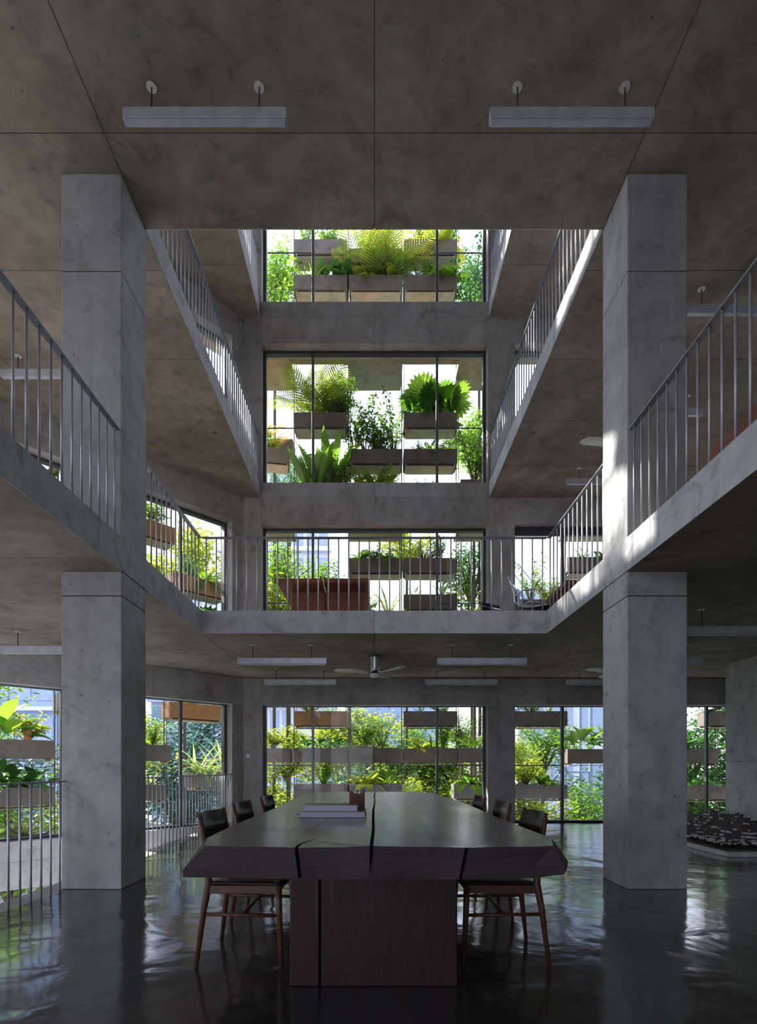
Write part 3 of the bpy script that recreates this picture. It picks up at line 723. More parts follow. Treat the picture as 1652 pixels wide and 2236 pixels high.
for i in range(2600):
    x = r5.uniform(.07, 1.46); y = r5.uniform(.1, 2.2)
    if y > .5 and r5.random() < .45: continue
    z0 = stepz(x, y)-.03; hh = r5.uniform(.02, .05)
    for a in range(2):
        th = r5.uniform(0, PI); dx, dy = math.cos(th)*.012, math.sin(th)*.012
        mb.add([(x-dx,y-dy,z0+.4*hh), (x+dx,y+dy,z0+.5*hh), (x+dx*.3,y,z0+hh+.01), (x,y,z0)], [(0,1,2),(0,1,3)])
o = mb.build('model_brush', M['modelbrown'], mod); o['kind'] = 'stuff'

# ------------------------------------------------------------------ first gallery furniture
def big_table(x0, x1, y0, y1, label, mat='redwood'):
    r_ = thing('slab_table', label, 'table', ((x0+x1)/2, (y0+y1)/2, TOP[1]+.001)); a, b_ = (x1-x0)/2, (y1-y0)/2
    MB().box(-a, -.01, -b_, b_, .70, .765).build('tabletop_plank', M[mat], r_, bevel=.006); MB().box(.01, a, -b_, b_, .70, .765).build('tabletop_plank', M[mat], r_, bevel=.006)
    MB().box(-a*.76, -.01, -b_*.6, -b_*.6+.12, 0, .70).build('base_panel', M[mat], r_); MB().box(.01, a*.93, -b_*.6, -b_*.6+.12, 0, .70).build('base_panel', M[mat], r_)
    MB().box(-a*.76, a*.93, b_*.6-.12, b_*.6, 0, .70).build('base_panel', M[mat], r_)
big_table(-1.41, -.08, 7.85, 9.75, 'reddish timber slab table on the gallery behind the crossing railing, left of centre')
big_table(2.80, 4.3, 7.9, 9.8, 'reddish timber slab table on the gallery at right behind the office chairs')
def office_chair(x, y, rz, sc, label):
    r_ = thing('office_chair', label, 'chair', (x, y, TOP[1]+.001), rz); r_.scale = (sc,)*3
    for k in range(5):
        a = k*2*PI/5; MB().tube([(0,0,.09), (.28*math.cos(a), .28*math.sin(a), .06)], [.02,.013], 8).build('base_leg', M['chrome'], r_, True)
        MB().tube([(.28*math.cos(a)-.02, .28*math.sin(a), .027), (.28*math.cos(a)+.02, .28*math.sin(a), .027)], .026, 10).build('caster', M['black'], r_, True)
    MB().tube([(0,0,.09), (0,0,.42)], .022, 12).build('gas_post', M['chrome'], r_, True)
    prof = [(.26,.44), (.05,.43), (-.16,.46), (-.23,.54), (-.24,.70), (-.30,.86), (-.34,.95)]
    for s in (-1, 1): MB().tube([(px, s*.25, pz) for px, pz in prof], .013, 8).build('side_frame', M['chrome'], r_, True)
    vs = []; fs = []
    for i, (px, pz) in enumerate(prof):
        vs += [(px, -.245, pz+.008), (px, .245, pz+.008), (px, -.245, pz-.008), (px, .245, pz-.008)]
        if i: a = i*4; b_ = a-4; fs += [(b_,a,a+1,b_+1), (b_+2,b_+3,a+3,a+2), (b_,b_+2,a+2,a), (b_+1,a+1,a+3,b_+3)]
    fs += [(0,1,3,2), (24,26,27,25)]
    MB().add(vs, fs).build('sling_seat', M['black'], r_, True)
    for s in (-1, 1): MB().tube([(-.22,s*.27,.62), (-.10,s*.30,.68), (.12,s*.30,.66), (.17,s*.28,.56), (.10,s*.26,.44)], .012, 8).build('armrest', M['chrome'], r_, True)
    MB().tube([(-.305,-.25,.87), (-.305,.25,.87)], .014, 8).build('cross_bar', M['chrome'], r_, True)
office_chair(2.45, 8.35, R(-25), 1, 'black sling office chair with chrome frame on the gallery, left of the right-hand table')
office_chair(2.18, 9.25, R(-60), .95, 'second black office chair, farther back beside the pier')
# slatted cabinet at upper right
cab = thing('slatted_cabinet', 'red-brown slatted timber cabinet on the right gallery behind the railing', 'cabinet', (3.34, 2.2, TOP[1]+.001))
MB().box(.05, .45, 0, 3.23, 0, 1.2).build('carcass', M['tablebase'], cab)
for z0, z1 in ((0,.1), (1.06,1.2)): MB().box(0, .05, 0, 3.23, z0, z1).build('rail', M['louvre'], cab)
sl = MB().box(0, .05, -.016, .016, .1, 1.06).mesh('slat', M['louvre'])
for i in range(50): put('slat', sl, cab, (0, .03+i*.0645, 0))

# ------------------------------------------------------------------ foliage library
rl = random.Random(11)
def leaf_strip(L_, wmax, arch, mat, name, fold=.25, n=7, pet=0.0, shape='blade'):
    mb = MB(); vs = []; fs = []
    for i in range(n+1):
        t = i/n; 
        if shape == 'blade': wd = wmax*min(1, .35+t*2.2)*(1-t**3)
        else: wd = 0.006 if t < pet else wmax*math.sin(min(1, (t-pet)/(1-pet)*.93+.07)*PI)**.75
        if i == n: wd = .002
        ang = arch*t; x = L_*(math.sin(arch*t)/arch if arch else t); z = -L_*(1-math.cos(arch*t))/arch if arch else 0
        nx_, nz_ = math.sin(ang), math.cos(ang)
        vs += [(x+nx_*fold*wd, -wd, z+nz_*fold*wd), (x, 0, z), (x+nx_*fold*wd, wd, z+nz_*fold*wd)]
    for i in range(n):
        a = i*3; fs += [(a, a+3, a+4, a+1), (a+1, a+4, a+5, a+2)]
    return MB().add(vs, fs).mesh(name, mat, True)
def frond(L_, mat, n=19, ll=.26, arch=1.1, name='frond'):
    mb = MB(); pts_ = []
    for i in range(9):
        t = i/8; pts_.append((L_*math.sin(arch*t)/arch, 0, -L_*(1-math.cos(arch*t))/arch))
    mb.tube(pts_, [.007*(1-t/9) for t in range(9)], 4)
    for i in range(n):
        t = .16+.84*i/(n-1); ang = arch*t; bx = L_*math.sin(ang)/arch; bz = -L_*(1-math.cos(ang))/arch
        l = ll*L_/1.0*math.sin(min(1, t*.85+.18)*PI)**.6+.03
        for s in (-1, 1):
            f_ = .75 if t < .9 else 1.2
            d = Vector((math.cos(ang)*f_, s*.95, -math.sin(ang)*f_+.12)).normalized(); w_ = .014
            p = Vector((bx, 0, bz)); q = p+d*l*.55; r_ = p+d*l+Vector((0,0,-l*.30))
            wv = Vector((w_*math.cos(ang), 0, -w_*math.sin(ang)))
            mb.add([p-wv*.4, p+wv*.4, q-wv, q+wv, r_], [(0,1,3,2), (2,3,4)])
    return mb.mesh(name, mat)
def fan_leaf(mat, Rr=.30, pet=.42, name='fan_leaf'):
    mb = MB(); mb.tube([(0,0,0), (pet*.5,0,.02), (pet,0,0)], .006, 5)
    n = 34; vs = [(pet,0,0)]; fs = []
    for i in range(n+1):
        a = R(-150)+R(300)*i/n; z = .02*(1 if i % 2 else -1); r_ = Rr*(.94 if i % 2 else 1.0)
        droop = -.10*(1-math.cos(a))*.5-.05
        vs.append((pet+r_*.62*math.cos(a), r_*.62*math.sin(a), z*.7+droop*.4)); 
    for i in range(n+1):
        a = R(-150)+R(300)*i/n; z = .02*(1 if i % 2 else -1); r_ = Rr*(.80 if i % 2 else 1.0)
        droop = -.10*(1-math.cos(a))*.5-.08
        vs.append((pet+r_*math.cos(a), r_*math.sin(a), z+droop))
    for i in range(n):
        fs.append((0, 1+i, 2+i)); fs.append((1+i, n+2+i, n+3+i, 2+i))
    return mb.add(vs, fs).mesh(name, mat)
LB = {
 'strap': [leaf_strip(.55, .020, a, M['leaf_stripe'], 'leaf') for a in (.7, 1.2, 1.8)],
 'strapg': [leaf_strip(.55, .022, a, M['leaf_green'], 'leaf') for a in (.5, 1.0, 1.6)],
 'broad': [leaf_strip(.62, .085, a, M['leaf_green'], 'leaf', .22, 10, .38, 'broad') for a in (.5, .9, 1.3)],
 'broadd': [leaf_strip(.45, .065, a, M['leaf_dark'], 'leaf', .2, 9, .35, 'broad') for a in (.8, 1.2, 1.6)],
 'lance': [leaf_strip(.60, .050, a, M['leaf_green'], 'leaf', .3, 9, .15, 'broad') for a in (.2, .5, .8)],
 'palmy': [frond(1.0, M['leaf_yellow'], arch=a) for a in (.7, 1.1, 1.5)],
 'palmg': [frond(1.0, M['leaf_green'], arch=a) for a in (.8, 1.2, 1.6)],
 'palmo': [frond(1.0, M['leaf_orange'], arch=a) for a in (1.3, 1.7)],
 'fern': [frond(.55, M['leaf_green'], n=24, ll=.22, arch=a) for a in (1.2, 1.7, 2.1)],
 'ferny': [frond(.55, M['leaf_yellow'], n=24, ll=.22, arch=a) for a in (1.2, 1.7, 2.1)],
 'fan': [fan_leaf(M['leaf_green']), fan_leaf(M['leaf_dark'], .34), fan_leaf(M['leaf_green'], .26)],
}
SPEC = { # n leaves, elevation range (deg), scale range, leaf part name, category words, height offset
 'strap': (22, (25, 85), (.6, 1.1), 'striped strap-leaved plant', 0), 'strapg': (20, (25, 85), (.6, 1.1), 'green strap-leaved plant', 0),
 'broad': (11, (35, 85), (.8, 1.35), 'broad-leaved green plant', 0), 'broadd': (20, (25, 85), (.7, 1.2), 'dark glossy-leaved plant', 0),
 'lance': (16, (45, 88), (.7, 1.3), 'tall lance-leaved plant', 0), 'palmy': (13, (48, 88), (.8, 1.25), 'yellow-green feather palm', 0),
 'palmg': (13, (40, 85), (.7, 1.1), 'green feather palm', 0), 'palmo': (4, (20, 60), (.7, 1.0), 'orange-tinted palm', 0),
 'fern': (20, (20, 80), (.6, 1.1), 'arching green fern', 0), 'ferny': (20, (20, 80), (.6, 1.1), 'yellowish fern', 0), 'fan': (9, (30, 85), (.9, 1.4), 'fan palm with round pleated leaves', 0),
}
def shrub_mesh(seed, hgt, rad, nbr, per, size, mat, hang=False, whorl=True, aspect=.42):
    r_ = random.Random(seed); br = MB(); lf = MB()
    tips = []
    for i in range(nbr):
        a = r_.uniform(0, 2*PI); e = r_.uniform(.25, 1)
        h = hgt*r_.uniform(.35, 1); rr = rad*math.sqrt(r_.random())*(1 if not hang else .6)
        if hang: tip = Vector((math.cos(a)*rr, math.sin(a)*rr, -hgt*r_.uniform(.3, 1)))
        else: tip = Vector((math.cos(a)*rr, math.sin(a)*rr, h))
        mid = Vector((tip.x*.45, tip.y*.45, tip.z*.6 if not hang else .08)); base = Vector((r_.uniform(-.03,.03), r_.uniform(-.03,.03), 0))
        br.tube([base, mid, tip], [.010*hgt**.5, .006, .003], 4)
        path = []
        for k in range(per):
            t = .3+.7*(k+1)/per
            p = base.lerp(mid, t*2) if t < .5 else mid.lerp(tip, t*2-1)
            path.append(p)
        for p in path:
            nl = 6 if whorl else 3
            a0 = r_.uniform(0, 2*PI)
            for q in range(nl):
                aa = a0+q*2*PI/nl+r_.uniform(-.2,.2); el = r_.uniform(-.6, .55); s = size*r_.uniform(.6, 1.25)
                d = Vector((math.cos(aa)*math.cos(el), math.sin(aa)*math.cos(el), math.sin(el)))
                side = d.cross(Vector((0,0,1))).normalized(); up = side.cross(d)
                side = (side*math.cos(.5*r_.uniform(-1,1))+up*math.sin(.6*r_.uniform(-1,1))).normalized()
                o_ = p+Vector((r_.uniform(-.02,.02), r_.uniform(-.02,.02), r_.uniform(-.03,.03)))
                b0 = o_+d*s*.15; m_ = o_+d*s*.6; w_ = s*aspect*.5
                lf.add([b0, m_+side*w_+up*w_*.3, o_+d*s*1.1-up*s*.12, m_-side*w_+up*w_*.3], [(0,1,2), (0,2,3)])
    return br.mesh('stem', M['bark'] if not hang else M['stem']), lf.mesh('foliage', mat)
SH = {
 'round': [shrub_mesh(1, .75, .36, 16, 7, .095, M['leaf_green']), shrub_mesh(2, .65, .38, 16, 7, .10, M['leaf_yellow']), shrub_mesh(8, .95, .34, 15, 8, .085, M['leaf_green'])],
 'dense': [shrub_mesh(3, .35, .42, 34, 5, .06, M['leaf_green'], whorl=False), shrub_mesh(4, .38, .42, 34, 5, .06, M['leaf_yellow'], whorl=False)],
 'airy': [shrub_mesh(5, 1.25, .50, 13, 10, .075, M['leaf_dark'], whorl=False, aspect=.6), shrub_mesh(6, 1.4, .45, 13, 11, .08, M['leaf_green'], whorl=False, aspect=.6)],
 'vine': [shrub_mesh(7, .55, .5, 12, 8, .05, M['leaf_green'], True, False, .7), shrub_mesh(9, .9, .4, 9, 12, .05, M['leaf_dark'], True, False, .7)],
}
SHN = {'round': 'umbrella-leaved shrub', 'dense': 'dense low green shrub', 'airy': 'open leafy shrub', 'vine': 'trailing vine'}
usedlab = set()
def short(w_):
    for a, b_ in (('ground floor','ground-floor'), ('first gallery','first-gallery'), ('second gallery','second-gallery'), ('third gallery','third-gallery'), ('in the planter ',''), ('slanted left window','slanted window'), ('left of the left column','left of column'), (' at the ',' '), (' the ',' '), ('second row','second-row'), ('lowest row','lowest-row'), ('lower row','lower-row'), ('upper row','upper-row')): w_ = w_.replace(a, b_)
    return w_
def plant(kind, x, y, z, where, sc=1.0, seed=0, variant=None):
    r_ = random.Random(seed*77+int(x*100)+int(z*10))
    if kind in SPEC:
        n, el, sr, desc, _ = SPEC[kind]
        nm = {'palmy':'feather_palm','palmg':'feather_palm','palmo':'feather_palm','fan':'fan_palm','fern':'fern','ferny':'fern'}.get(kind, 'leafy_plant')
        root = thing(nm, f'{desc} {short(where)}', 'plant', (x, y, z), r_.uniform(0, 6.28), 'plants in the hanging garden outside')
        g = 2.39996
        for i in range(n):
            u = (i+.5)/n; e = R(el[1]+(el[0]-el[1])*u+r_.uniform(-6, 6)); a = i*g+r_.uniform(-.3,.3)
            s = sc*r_.uniform(*sr)
            put('frond' if kind[:4] in ('palm','fern') else 'leaf', r_.choice(LB[kind]), root, (r_.uniform(-.05,.05)*sc, r_.uniform(-.04,.04)*sc, 0), (r_.uniform(-.4,.4), -e, a), s)
        if kind[:4] == 'palm' or kind == 'fan': MB().tube([(0,0,0), (0,0,.12*sc)], [.03*sc,.02*sc], 8).build('stem', M['stem'], root, True)
        else: MB().lathe([(.02*sc,0), (.03*sc,.02), (.015*sc,.05)], 8).build('crown', M['stem'], root, True)
    else:
        st, fo = SH[kind][variant if variant is not None else r_.randrange(len(SH[kind]))]
        root = thing('shrub' if kind != 'vine' else 'trailing_vine', f'{SHN[kind]} {short(where)}', 'plant', (x, y, z), r_.uniform(0, 6.28), 'plants in the hanging garden outside')
        root.scale = (sc,)*3
        put('stem', st, root); f = put('foliage', fo, root); f['kind'] = 'stuff'
    return root

# ------------------------------------------------------------------ planters
PL = .58
def planter_meshes():
    mb = MB(); h = .31; d = .40; tk = .03; L2 = PL
    mb.box(-L2, L2, 0, tk, -h, 0); mb.box(-L2, L2, d-tk, d, -h, 0); mb.box(-L2, -L2+tk, tk, d-tk, -h, 0); mb.box(L2-tk, L2, tk, d-tk, -h, 0); mb.box(-L2+tk, L2-tk, tk, d-tk, -h, -h+tk)
    so = MB().box(-L2+tk, L2-tk, tk, d-tk, -h+tk, -.04)
    tr_ = MB(); tr_.box(-L2+.04, L2-.04, .03, d-.03, -h-.05, -h-.035); tr_.box(-L2+.04, -L2+.07, .03, d-.03, -h-.035, -h); tr_.box(L2-.07, L2-.04, .03, d-.03, -h-.035, -h)
    return mb.mesh('box', M['planter']), so.mesh('soil', M['soil']), tr_.mesh('bracket', M['extwall'])
PB, PS, PT = planter_meshes()
CM = {c: n for c, n in ((-2.36, 'left edge column'), (-1.17, 'left column'), (.03, 'middle column'), (1.215, 'right column'), (2.39, 'right edge column'))}
PBO = PB.copy(); PBO.materials[0] = M['ochre_sunlit']  # box copy with the sunlight in its colour
def planter(x, y, z, rz, where, plants, seed=1):
    root = thing('hanging_planter', f'concrete planter box outside, {where}', 'planter', (x, y, z), rz, 'hanging planters outside the windows')
    bx_ = put('box', PBO if seed in (1, 51, 59, 60) else PB, root); put('soil', PS, bx_); put('bracket', PT, bx_)
    c_, s_ = math.cos(rz), math.sin(rz)
    for i, p in enumerate(plants):
        kind, u, sc = p[0], p[1], p[2]; var = p[3] if len(p) > 3 else None
        lx, ly = u*.5, .2
        pos = ('in the far left', 'in the left', 'in the middle', 'in the right', 'in the far right')[0 if u < -.55 else 1 if u < -.15 else 2 if u <= .15 else 3 if u < .55 else 4]
        plant(kind, x+c_*lx-s_*ly, y+s_*lx+c_*ly, z-.04, f'{pos} of the box, {where}', sc, seed*10+i, var)
YP = 11.7
def cp(x, z, level, where, plants, seed=1): planter(x, YP, z, 0, where, plants, seed)
# ground floor, middle window
cp(-1.17, 2.28, 0, 'ground floor middle window, top left', [('dense',-.5,.8),('strapg',.4,.6)], 1)
cp(1.215, 2.28, 0, 'ground floor middle window, top right', [('strapg',-.4,.7),('dense',.5,.8)], 2)
cp(-2.40, 1.48, 0, 'ground floor middle window, second row at the left edge', [('round',.3,.9,1)], 3)
cp(-1.17, 1.48, 0, 'ground floor middle window, second row left', [('broadd',-.6,.8),('broadd',.0,.85),('broadd',.7,.8)], 4)
cp(.03, 1.48, 0, 'ground floor middle window, second row centre', [('round',-.5,1.0,0),('airy',.3,.6,1),('vine',0,.7,1)], 5)
cp(1.215, 1.48, 0, 'ground floor middle window, second row right', [('ferny',-.4,.9),('round',.6,.8,2),('strapg',.1,.9),('vine',-.6,.6,0)], 6)
cp(2.39, 1.48, 0, 'ground floor middle window, second row at the right edge', [('palmg',-.4,.7),('airy',.5,.7,1)], 7)
cp(-1.17, .70, 0, 'ground floor middle window, lowest row left', [('broad',-.6,.6),('round',.1,.7,0),('broad',.7,.5)], 8)
cp(.03, .70, 0, 'ground floor middle window, lowest row centre', [('ferny',-.3,1.1),('broad',.5,.7),('dense',-.8,.7,1)], 9)
cp(2.30, .70, 0, 'ground floor middle window, lowest row at the right edge', [('fern',-.4,1.1),('palmg',.4,.5)], 10)
# ground floor, right window
cp(3.60, 2.28, 0, 'ground floor right window, top left', [('dense',-.3,.8),('strapg',.5,.6)], 11)
cp(4.76, 1.46, 0, 'ground floor right window, second row', [('broad',-.6,1.1),('broad',.0,1.2),('broad',.7,1.0)], 12)
cp(3.60, .69, 0, 'ground floor right window, lowest row left', [('fern',.4,.8),('round',-.5,1.1,1),('lance',.1,.5)], 13)
cp(6.87, 1.46, 0, 'ground floor right window, second row beyond the column', [('broadd',-.5,1.2),('broadd',0,1.2),('broadd',.5,1.2)], 14)  # dark leaves beyond the column stand in for the deep shade there
cp(7.15, .68, 0, 'ground floor right window, lowest row beyond the column', [('broadd',-.3,1.1),('broadd',.5,1.0)], 15)
cp(7.80, 2.28, 0, 'ground floor right window, top row beyond the column', [('broadd',-.4,1.0)], 16)
# first gallery
cp(.03, 5.60, 1, 'first gallery middle window, upper row centre', [('fern',-.6,.8),('dense',0,1.0,0),('fern',.6,.8)], 21)
cp(1.215, 5.60, 1, 'first gallery middle window, upper row right', [('dense',-.3,1.1,1),('round',.4,.7)], 22)
cp(1.215, 4.81, 1, 'first gallery middle window, lower row right', [('strap',-.6,.8),('strap',.5,1.1)], 23)
cp(.03, 4.30, 1, 'first gallery middle window, low centre behind the table', [('strap',.55,1.7),('round',-.5,1.0,0)], 24)
cp(-1.17, 4.60, 1, 'first gallery middle window, low left behind the table', [('round',-.3,1.3,0),('airy',.5,.8,1)], 25)
cp(4.76, 5.62, 1, 'first gallery right window, upper row', [('strapg',-.3,.8),('fern',.4,.8)], 26)
cp(3.58, 4.70, 1, 'first gallery right window, lower row', [('airy',-.3,.85,1),('round',.5,.9,1)], 27)
cp(-2.40, 4.10, 1, 'first gallery middle window, left edge low', [('round',.4,2.0,1)], 28)
cp(2.39, 3.9, 1, 'first gallery middle window, right edge low', [('lance',-.7,1.0),('airy',-.4,1.4,1)], 29)
# second gallery
cp(-1.17, 8.75, 2, 'second gallery middle window, upper row left', [('palmy',-.5,1.15),('palmy',.0,1.1),('palmg',.3,1.0),('round',.5,1.0,0),('round',.85,1.1,2),('airy',.95,.7,1)], 31)
cp(1.215, 8.75, 2, 'second gallery middle window, upper row right', [('fan',-.3,1.0),('fan',.55,.95),('fern',.0,.8)], 32)
cp(.03, 7.96, 2, 'second gallery middle window, lower row centre', [('airy',-.1,.8,0),('airy',-.5,.9,1),('airy',.4,.7,0),('airy',.8,1.0,1),('airy',-.95,1.1,1),('round',.1,.8,2),('dense',.2,.7,0)], 33)
cp(1.215, 7.96, 2, 'second gallery middle window, lower row right', [('fern',0,.7),('dense',-.5,.7,0),('dense',.5,.7,1),('palmg',.9,.5)], 34)
planter(-2.40, 11.62, 7.97, R(10), 'second gallery middle window, slanted box at the left edge', [('airy',-.2,.6,1),('round',.4,.5,0),('palmo',.1,.8)], 35)
cp(-1.17, 7.10, 2, 'second gallery middle window, lowest row left', [('lance',-.6,1.3),('lance',-.1,1.5),('lance',.5,1.8),('round',0,1.1,2),('round',.8,1.3,0)], 36)
cp(.03, 7.05, 2, 'second gallery middle window, lowest row centre', [('round',-.6,1.0,1),('palmy',.5,.6),('broad',.1,.9),('round',.3,.8,0)], 37)
cp(1.215, 7.05, 2, 'second gallery middle window, lowest row right', [('palmy',.3,.5),('dense',-.3,.9,1)], 38)
cp(2.45, 7.3, 2, 'second gallery middle window, right edge low', [('airy',-.5,1.2,1),('round',-.1,1.0,0)], 39)
cp(3.58, 8.2, 2, 'second gallery right window', [('fern',0,1.0),('round',.4,1.0,0)], 40)
# third gallery
cp(-1.17, 12.50, 3, 'third gallery middle window, upper row left', [('airy',-.6,.6,1),('round',.3,.7,0)], 41)
cp(1.215, 12.50, 3, 'third gallery middle window, upper row right', [('round',-.4,.8,1),('ferny',.5,1.2),('airy',.8,.7,0)], 42)
cp(-1.17, 11.73, 3, 'third gallery middle window, lower row left', [('strapg',-.7,1.0),('strapg',-.3,.9),('lance',.1,.7),('broadd',.5,1.1),('broadd',.9,1.0),('vine',.2,.6,0)], 43)
cp(.03, 11.73, 3, 'third gallery middle window, lower row centre', [('palmy',-.5,1.1),('palmy',0,1.2),('palmy',.5,1.1),('palmg',.8,.8),('ferny',.8,.8),('ferny',-.3,.8)], 44)
cp(1.215, 11.73, 3, 'third gallery middle window, lower row right', [('dense',-.5,.9,0),('fern',.3,1.0),('fern',.8,.9),('round',.1,.6,0)], 45)
cp(2.42, 10.75, 3, 'third gallery middle window, right edge low', [('airy',-.5,1.3,0),('fern',-.6,1.2)], 46)
cp(-2.42, 10.55, 3, 'third gallery middle window, left edge low', [('airy',.3,1.4,1),('airy',.0,1.2,0)], 47)
cp(.03, 12.30, 3, 'third gallery middle window, top row centre behind', [('palmy',-.3,.5),('palmg',.5,.5)], 48)
planter(-2.45, 12.4, 8.6, 0, 'second gallery middle window, rear box at the left edge', [('palmo',.2,1.1),('palmo',-.2,1.0),('round',-.5,.9,1)], 49)
# slanted facade
def sp(s, z, where, plants, seed):
    planter(-3.09-S2*s, 11.7-S2*s, z, R(45), where, plants, seed)
sp(.79, 2.37, 'slanted left window, ground floor, top row near the pier', [('dense',0,.8,1)], 51)
sp(1.92, 1.50, 'slanted left window, ground floor, second row beside the left column', [('strap',-.1,.8),('broad',-.8,1.1),('round',.6,.6,2)], 52)
sp(.30, .95, 'slanted left window, ground floor, second row by the pier', [('strap',-.7,1.7),('strap',-.2,1.8),('strap',.4,1.6),('strap',.8,1.2)], 53)
sp(2.02, .72, 'slanted left window, ground floor, lowest row beside the left column', [('strapg',-.5,.9),('broad',.2,.6),('strap',.7,.9)], 54)
sp(3.97, 1.52, 'slanted left window, ground floor, second row left of the left column', [('broad',-.4,1.2),('round',.4,.9,1),('broad',.0,1.0)], 55)
sp(3.97, .73, 'slanted left window, ground floor, lowest row left of the left column', [('broadd',-.6,1.3),('broadd',0,1.3),('broadd',.6,1.3)], 56)
sp(2.75, 2.35, 'slanted left window, ground floor, top row left of the left column', [('strapg',0,.8)], 57)
sp(3.97, -.1, 'slanted left window, low box left of the left column', [('fern',-.5,1.0),('dense',.3,1.0,1)], 58)
sp(1.82, 5.85, 'slanted left window, first gallery, upper row', [('round',-.4,.8,1),('round',.4,.8,0)], 59)
sp(.72, 4.98, 'slanted left window, first gallery, lower row near the pier', [('round',-.3,.7,0),('fern',.3,1.0),('vine',.6,.7,0)], 60)
sp(1.85, 4.75, 'slanted left window, first gallery, lower row', [('round',-.5,.9,0),('round',.3,.9,1)], 61)
sp(1.2, 8.0, 'slanted left window, second gallery', [('palmy',-.5,.5)], 62)
sp(.5, 3.75, 'slanted left window, first gallery, lowest row', [('fan',0,.9)], 63)
sp(2.40, 8.25, 'slanted wall, second gallery, added behind the left column for dapples', [('airy',-.5,.75,0),('airy',.0,.85,1),('airy',.5,.75,0)], 65)  # added out of view so its leaves dapple the sun on the column
sp(3.05, 5.95, 'slanted wall, first gallery, sun screen behind the left column', [('dense',-.4,1.3,0),('dense',.4,1.3,1)], 64)  # added out of view, dense plants block a sun patch on the floor
tag(MB().lathe([(.03,0),(.07,.05),(.03,.10),(.08,.16),(.05,.20),(.07,.27),(.04,.33)], 10).build('pottery_figure', M['dry'], None, True), 'terracotta figure standing among leaves in the planter left of the left column', 'figurine').location = (-5.80, 9.05, 1.50)

# hanging rods
rodm = MB().tube([(0,0,-1.0), (0,0,13.4)], .011, 6); rodm.tube([(.05,0,-1.0), (.05,0,13.4)], .006, 5)
rm = rodm.mesh('hanging_rod', M['rod'])
rx = [(-2.96, 11.9), (-1.765, 11.9), (-.572, 11.9), (.60, 11.9), (1.80, 11.9), (2.985, 11.9), (4.165, 11.9), (5.36, 11.9), (6.2, 11.9), (7.5, 11.9)]
for s_ in (.13, 1.40, 2.62, 3.35, 4.62): rx.append((-3.09-S2*s_-S2*.2, 11.7-S2*s_+S2*.2))
rn = ['at the far left of', 'left of the left planters in', 'between left and centre planters in', 'between centre and right planters in', 'right of the right planters in']
ordn = ['first', 'second', 'third', 'fourth', 'fifth']
for i, (x, y) in enumerate(rx):
    lb = f'thin dark steel rod {rn[i]} the middle window' if i < 5 else f'thin dark steel rod outside the right window, {ordn[i-5]} from the pier' if i < 10 else f'thin dark steel rod outside the slanted window, {ordn[i-10]} from the pier'
    tag(put('hanging_rod', rm, None, (x, y, 0)), lb, 'rod', 'rods carrying the hanging planters')

# ------------------------------------------------------------------ garden and city beyond
mb = MB(); mb.box(-80, 80, 12.6, 120, -3.7, -3.5); mb.box(-80, WX-.5, -40, 12.6, -3.7, -3.5); mb.box(-80, 80, -60, YS-.5, -3.7, -3.5); mb.box(XRR+.4, 80, YS-.5, 12.6, -3.7, -3.5)
struct('ground', mb, M['grass'], 'garden ground outside')
def tree_meshes(seed, rad, n, size, mat):
    r_ = random.Random(seed); lf = MB(); br = MB(); clumps = []
    for i in range(26):
        while True:
            p = Vector((r_.uniform(-1,1), r_.uniform(-1,1), r_.uniform(-.8,1)))
            if .3 < p.length < 1: break
        clumps.append(p*rad*.8)
    br.tube([(0,0,-rad*2.2), (.1,0,-rad), (0,0,0)], [.12*rad/2,.09*rad/2,.05*rad/2], 7)
    for c_ in clumps: br.tube([(0,0,-rad*.8), c_*.5+Vector((0,0,-.1)), c_], [.05,.03,.012], 5)
    for c_ in clumps:
        for k in range(n//26):
            o_ = c_+Vector((r_.gauss(0,.17), r_.gauss(0,.17), r_.gauss(0,.15)))*rad
            aa = r_.uniform(0, 2*PI); el = r_.uniform(-.7, .6); s = size*r_.uniform(.6, 1.3)
            d = Vector((math.cos(aa)*math.cos(el), math.sin(aa)*math.cos(el), math.sin(el))); side = d.cross(Vector((0,0,1))).normalized(); up = side.cross(d)
            side = (side+up*r_.uniform(-.7,.7)).normalized(); w_ = s*.24
            lf.add([o_, o_+d*s*.55+side*w_, o_+d*s, o_+d*s*.55-side*w_], [(0,1,2), (0,2,3)])
    return br.mesh('trunk', M['bark']), lf.mesh('foliage', mat)
TM = [tree_meshes(21, 1.6, 3800, .16, M['leaf_green']), tree_meshes(22, 1.5, 3600, .17, M['leaf_yellow']), tree_meshes(23, 3.2, 6000, .26, M['leaf_haze']), tree_meshes(24, 1.7, 3800, .15, M['leaf_dark'])]
TL = ['bright green leafy tree', 'yellow-green sunlit tree', 'large tree with haze-painted leaves', 'dark green tree']
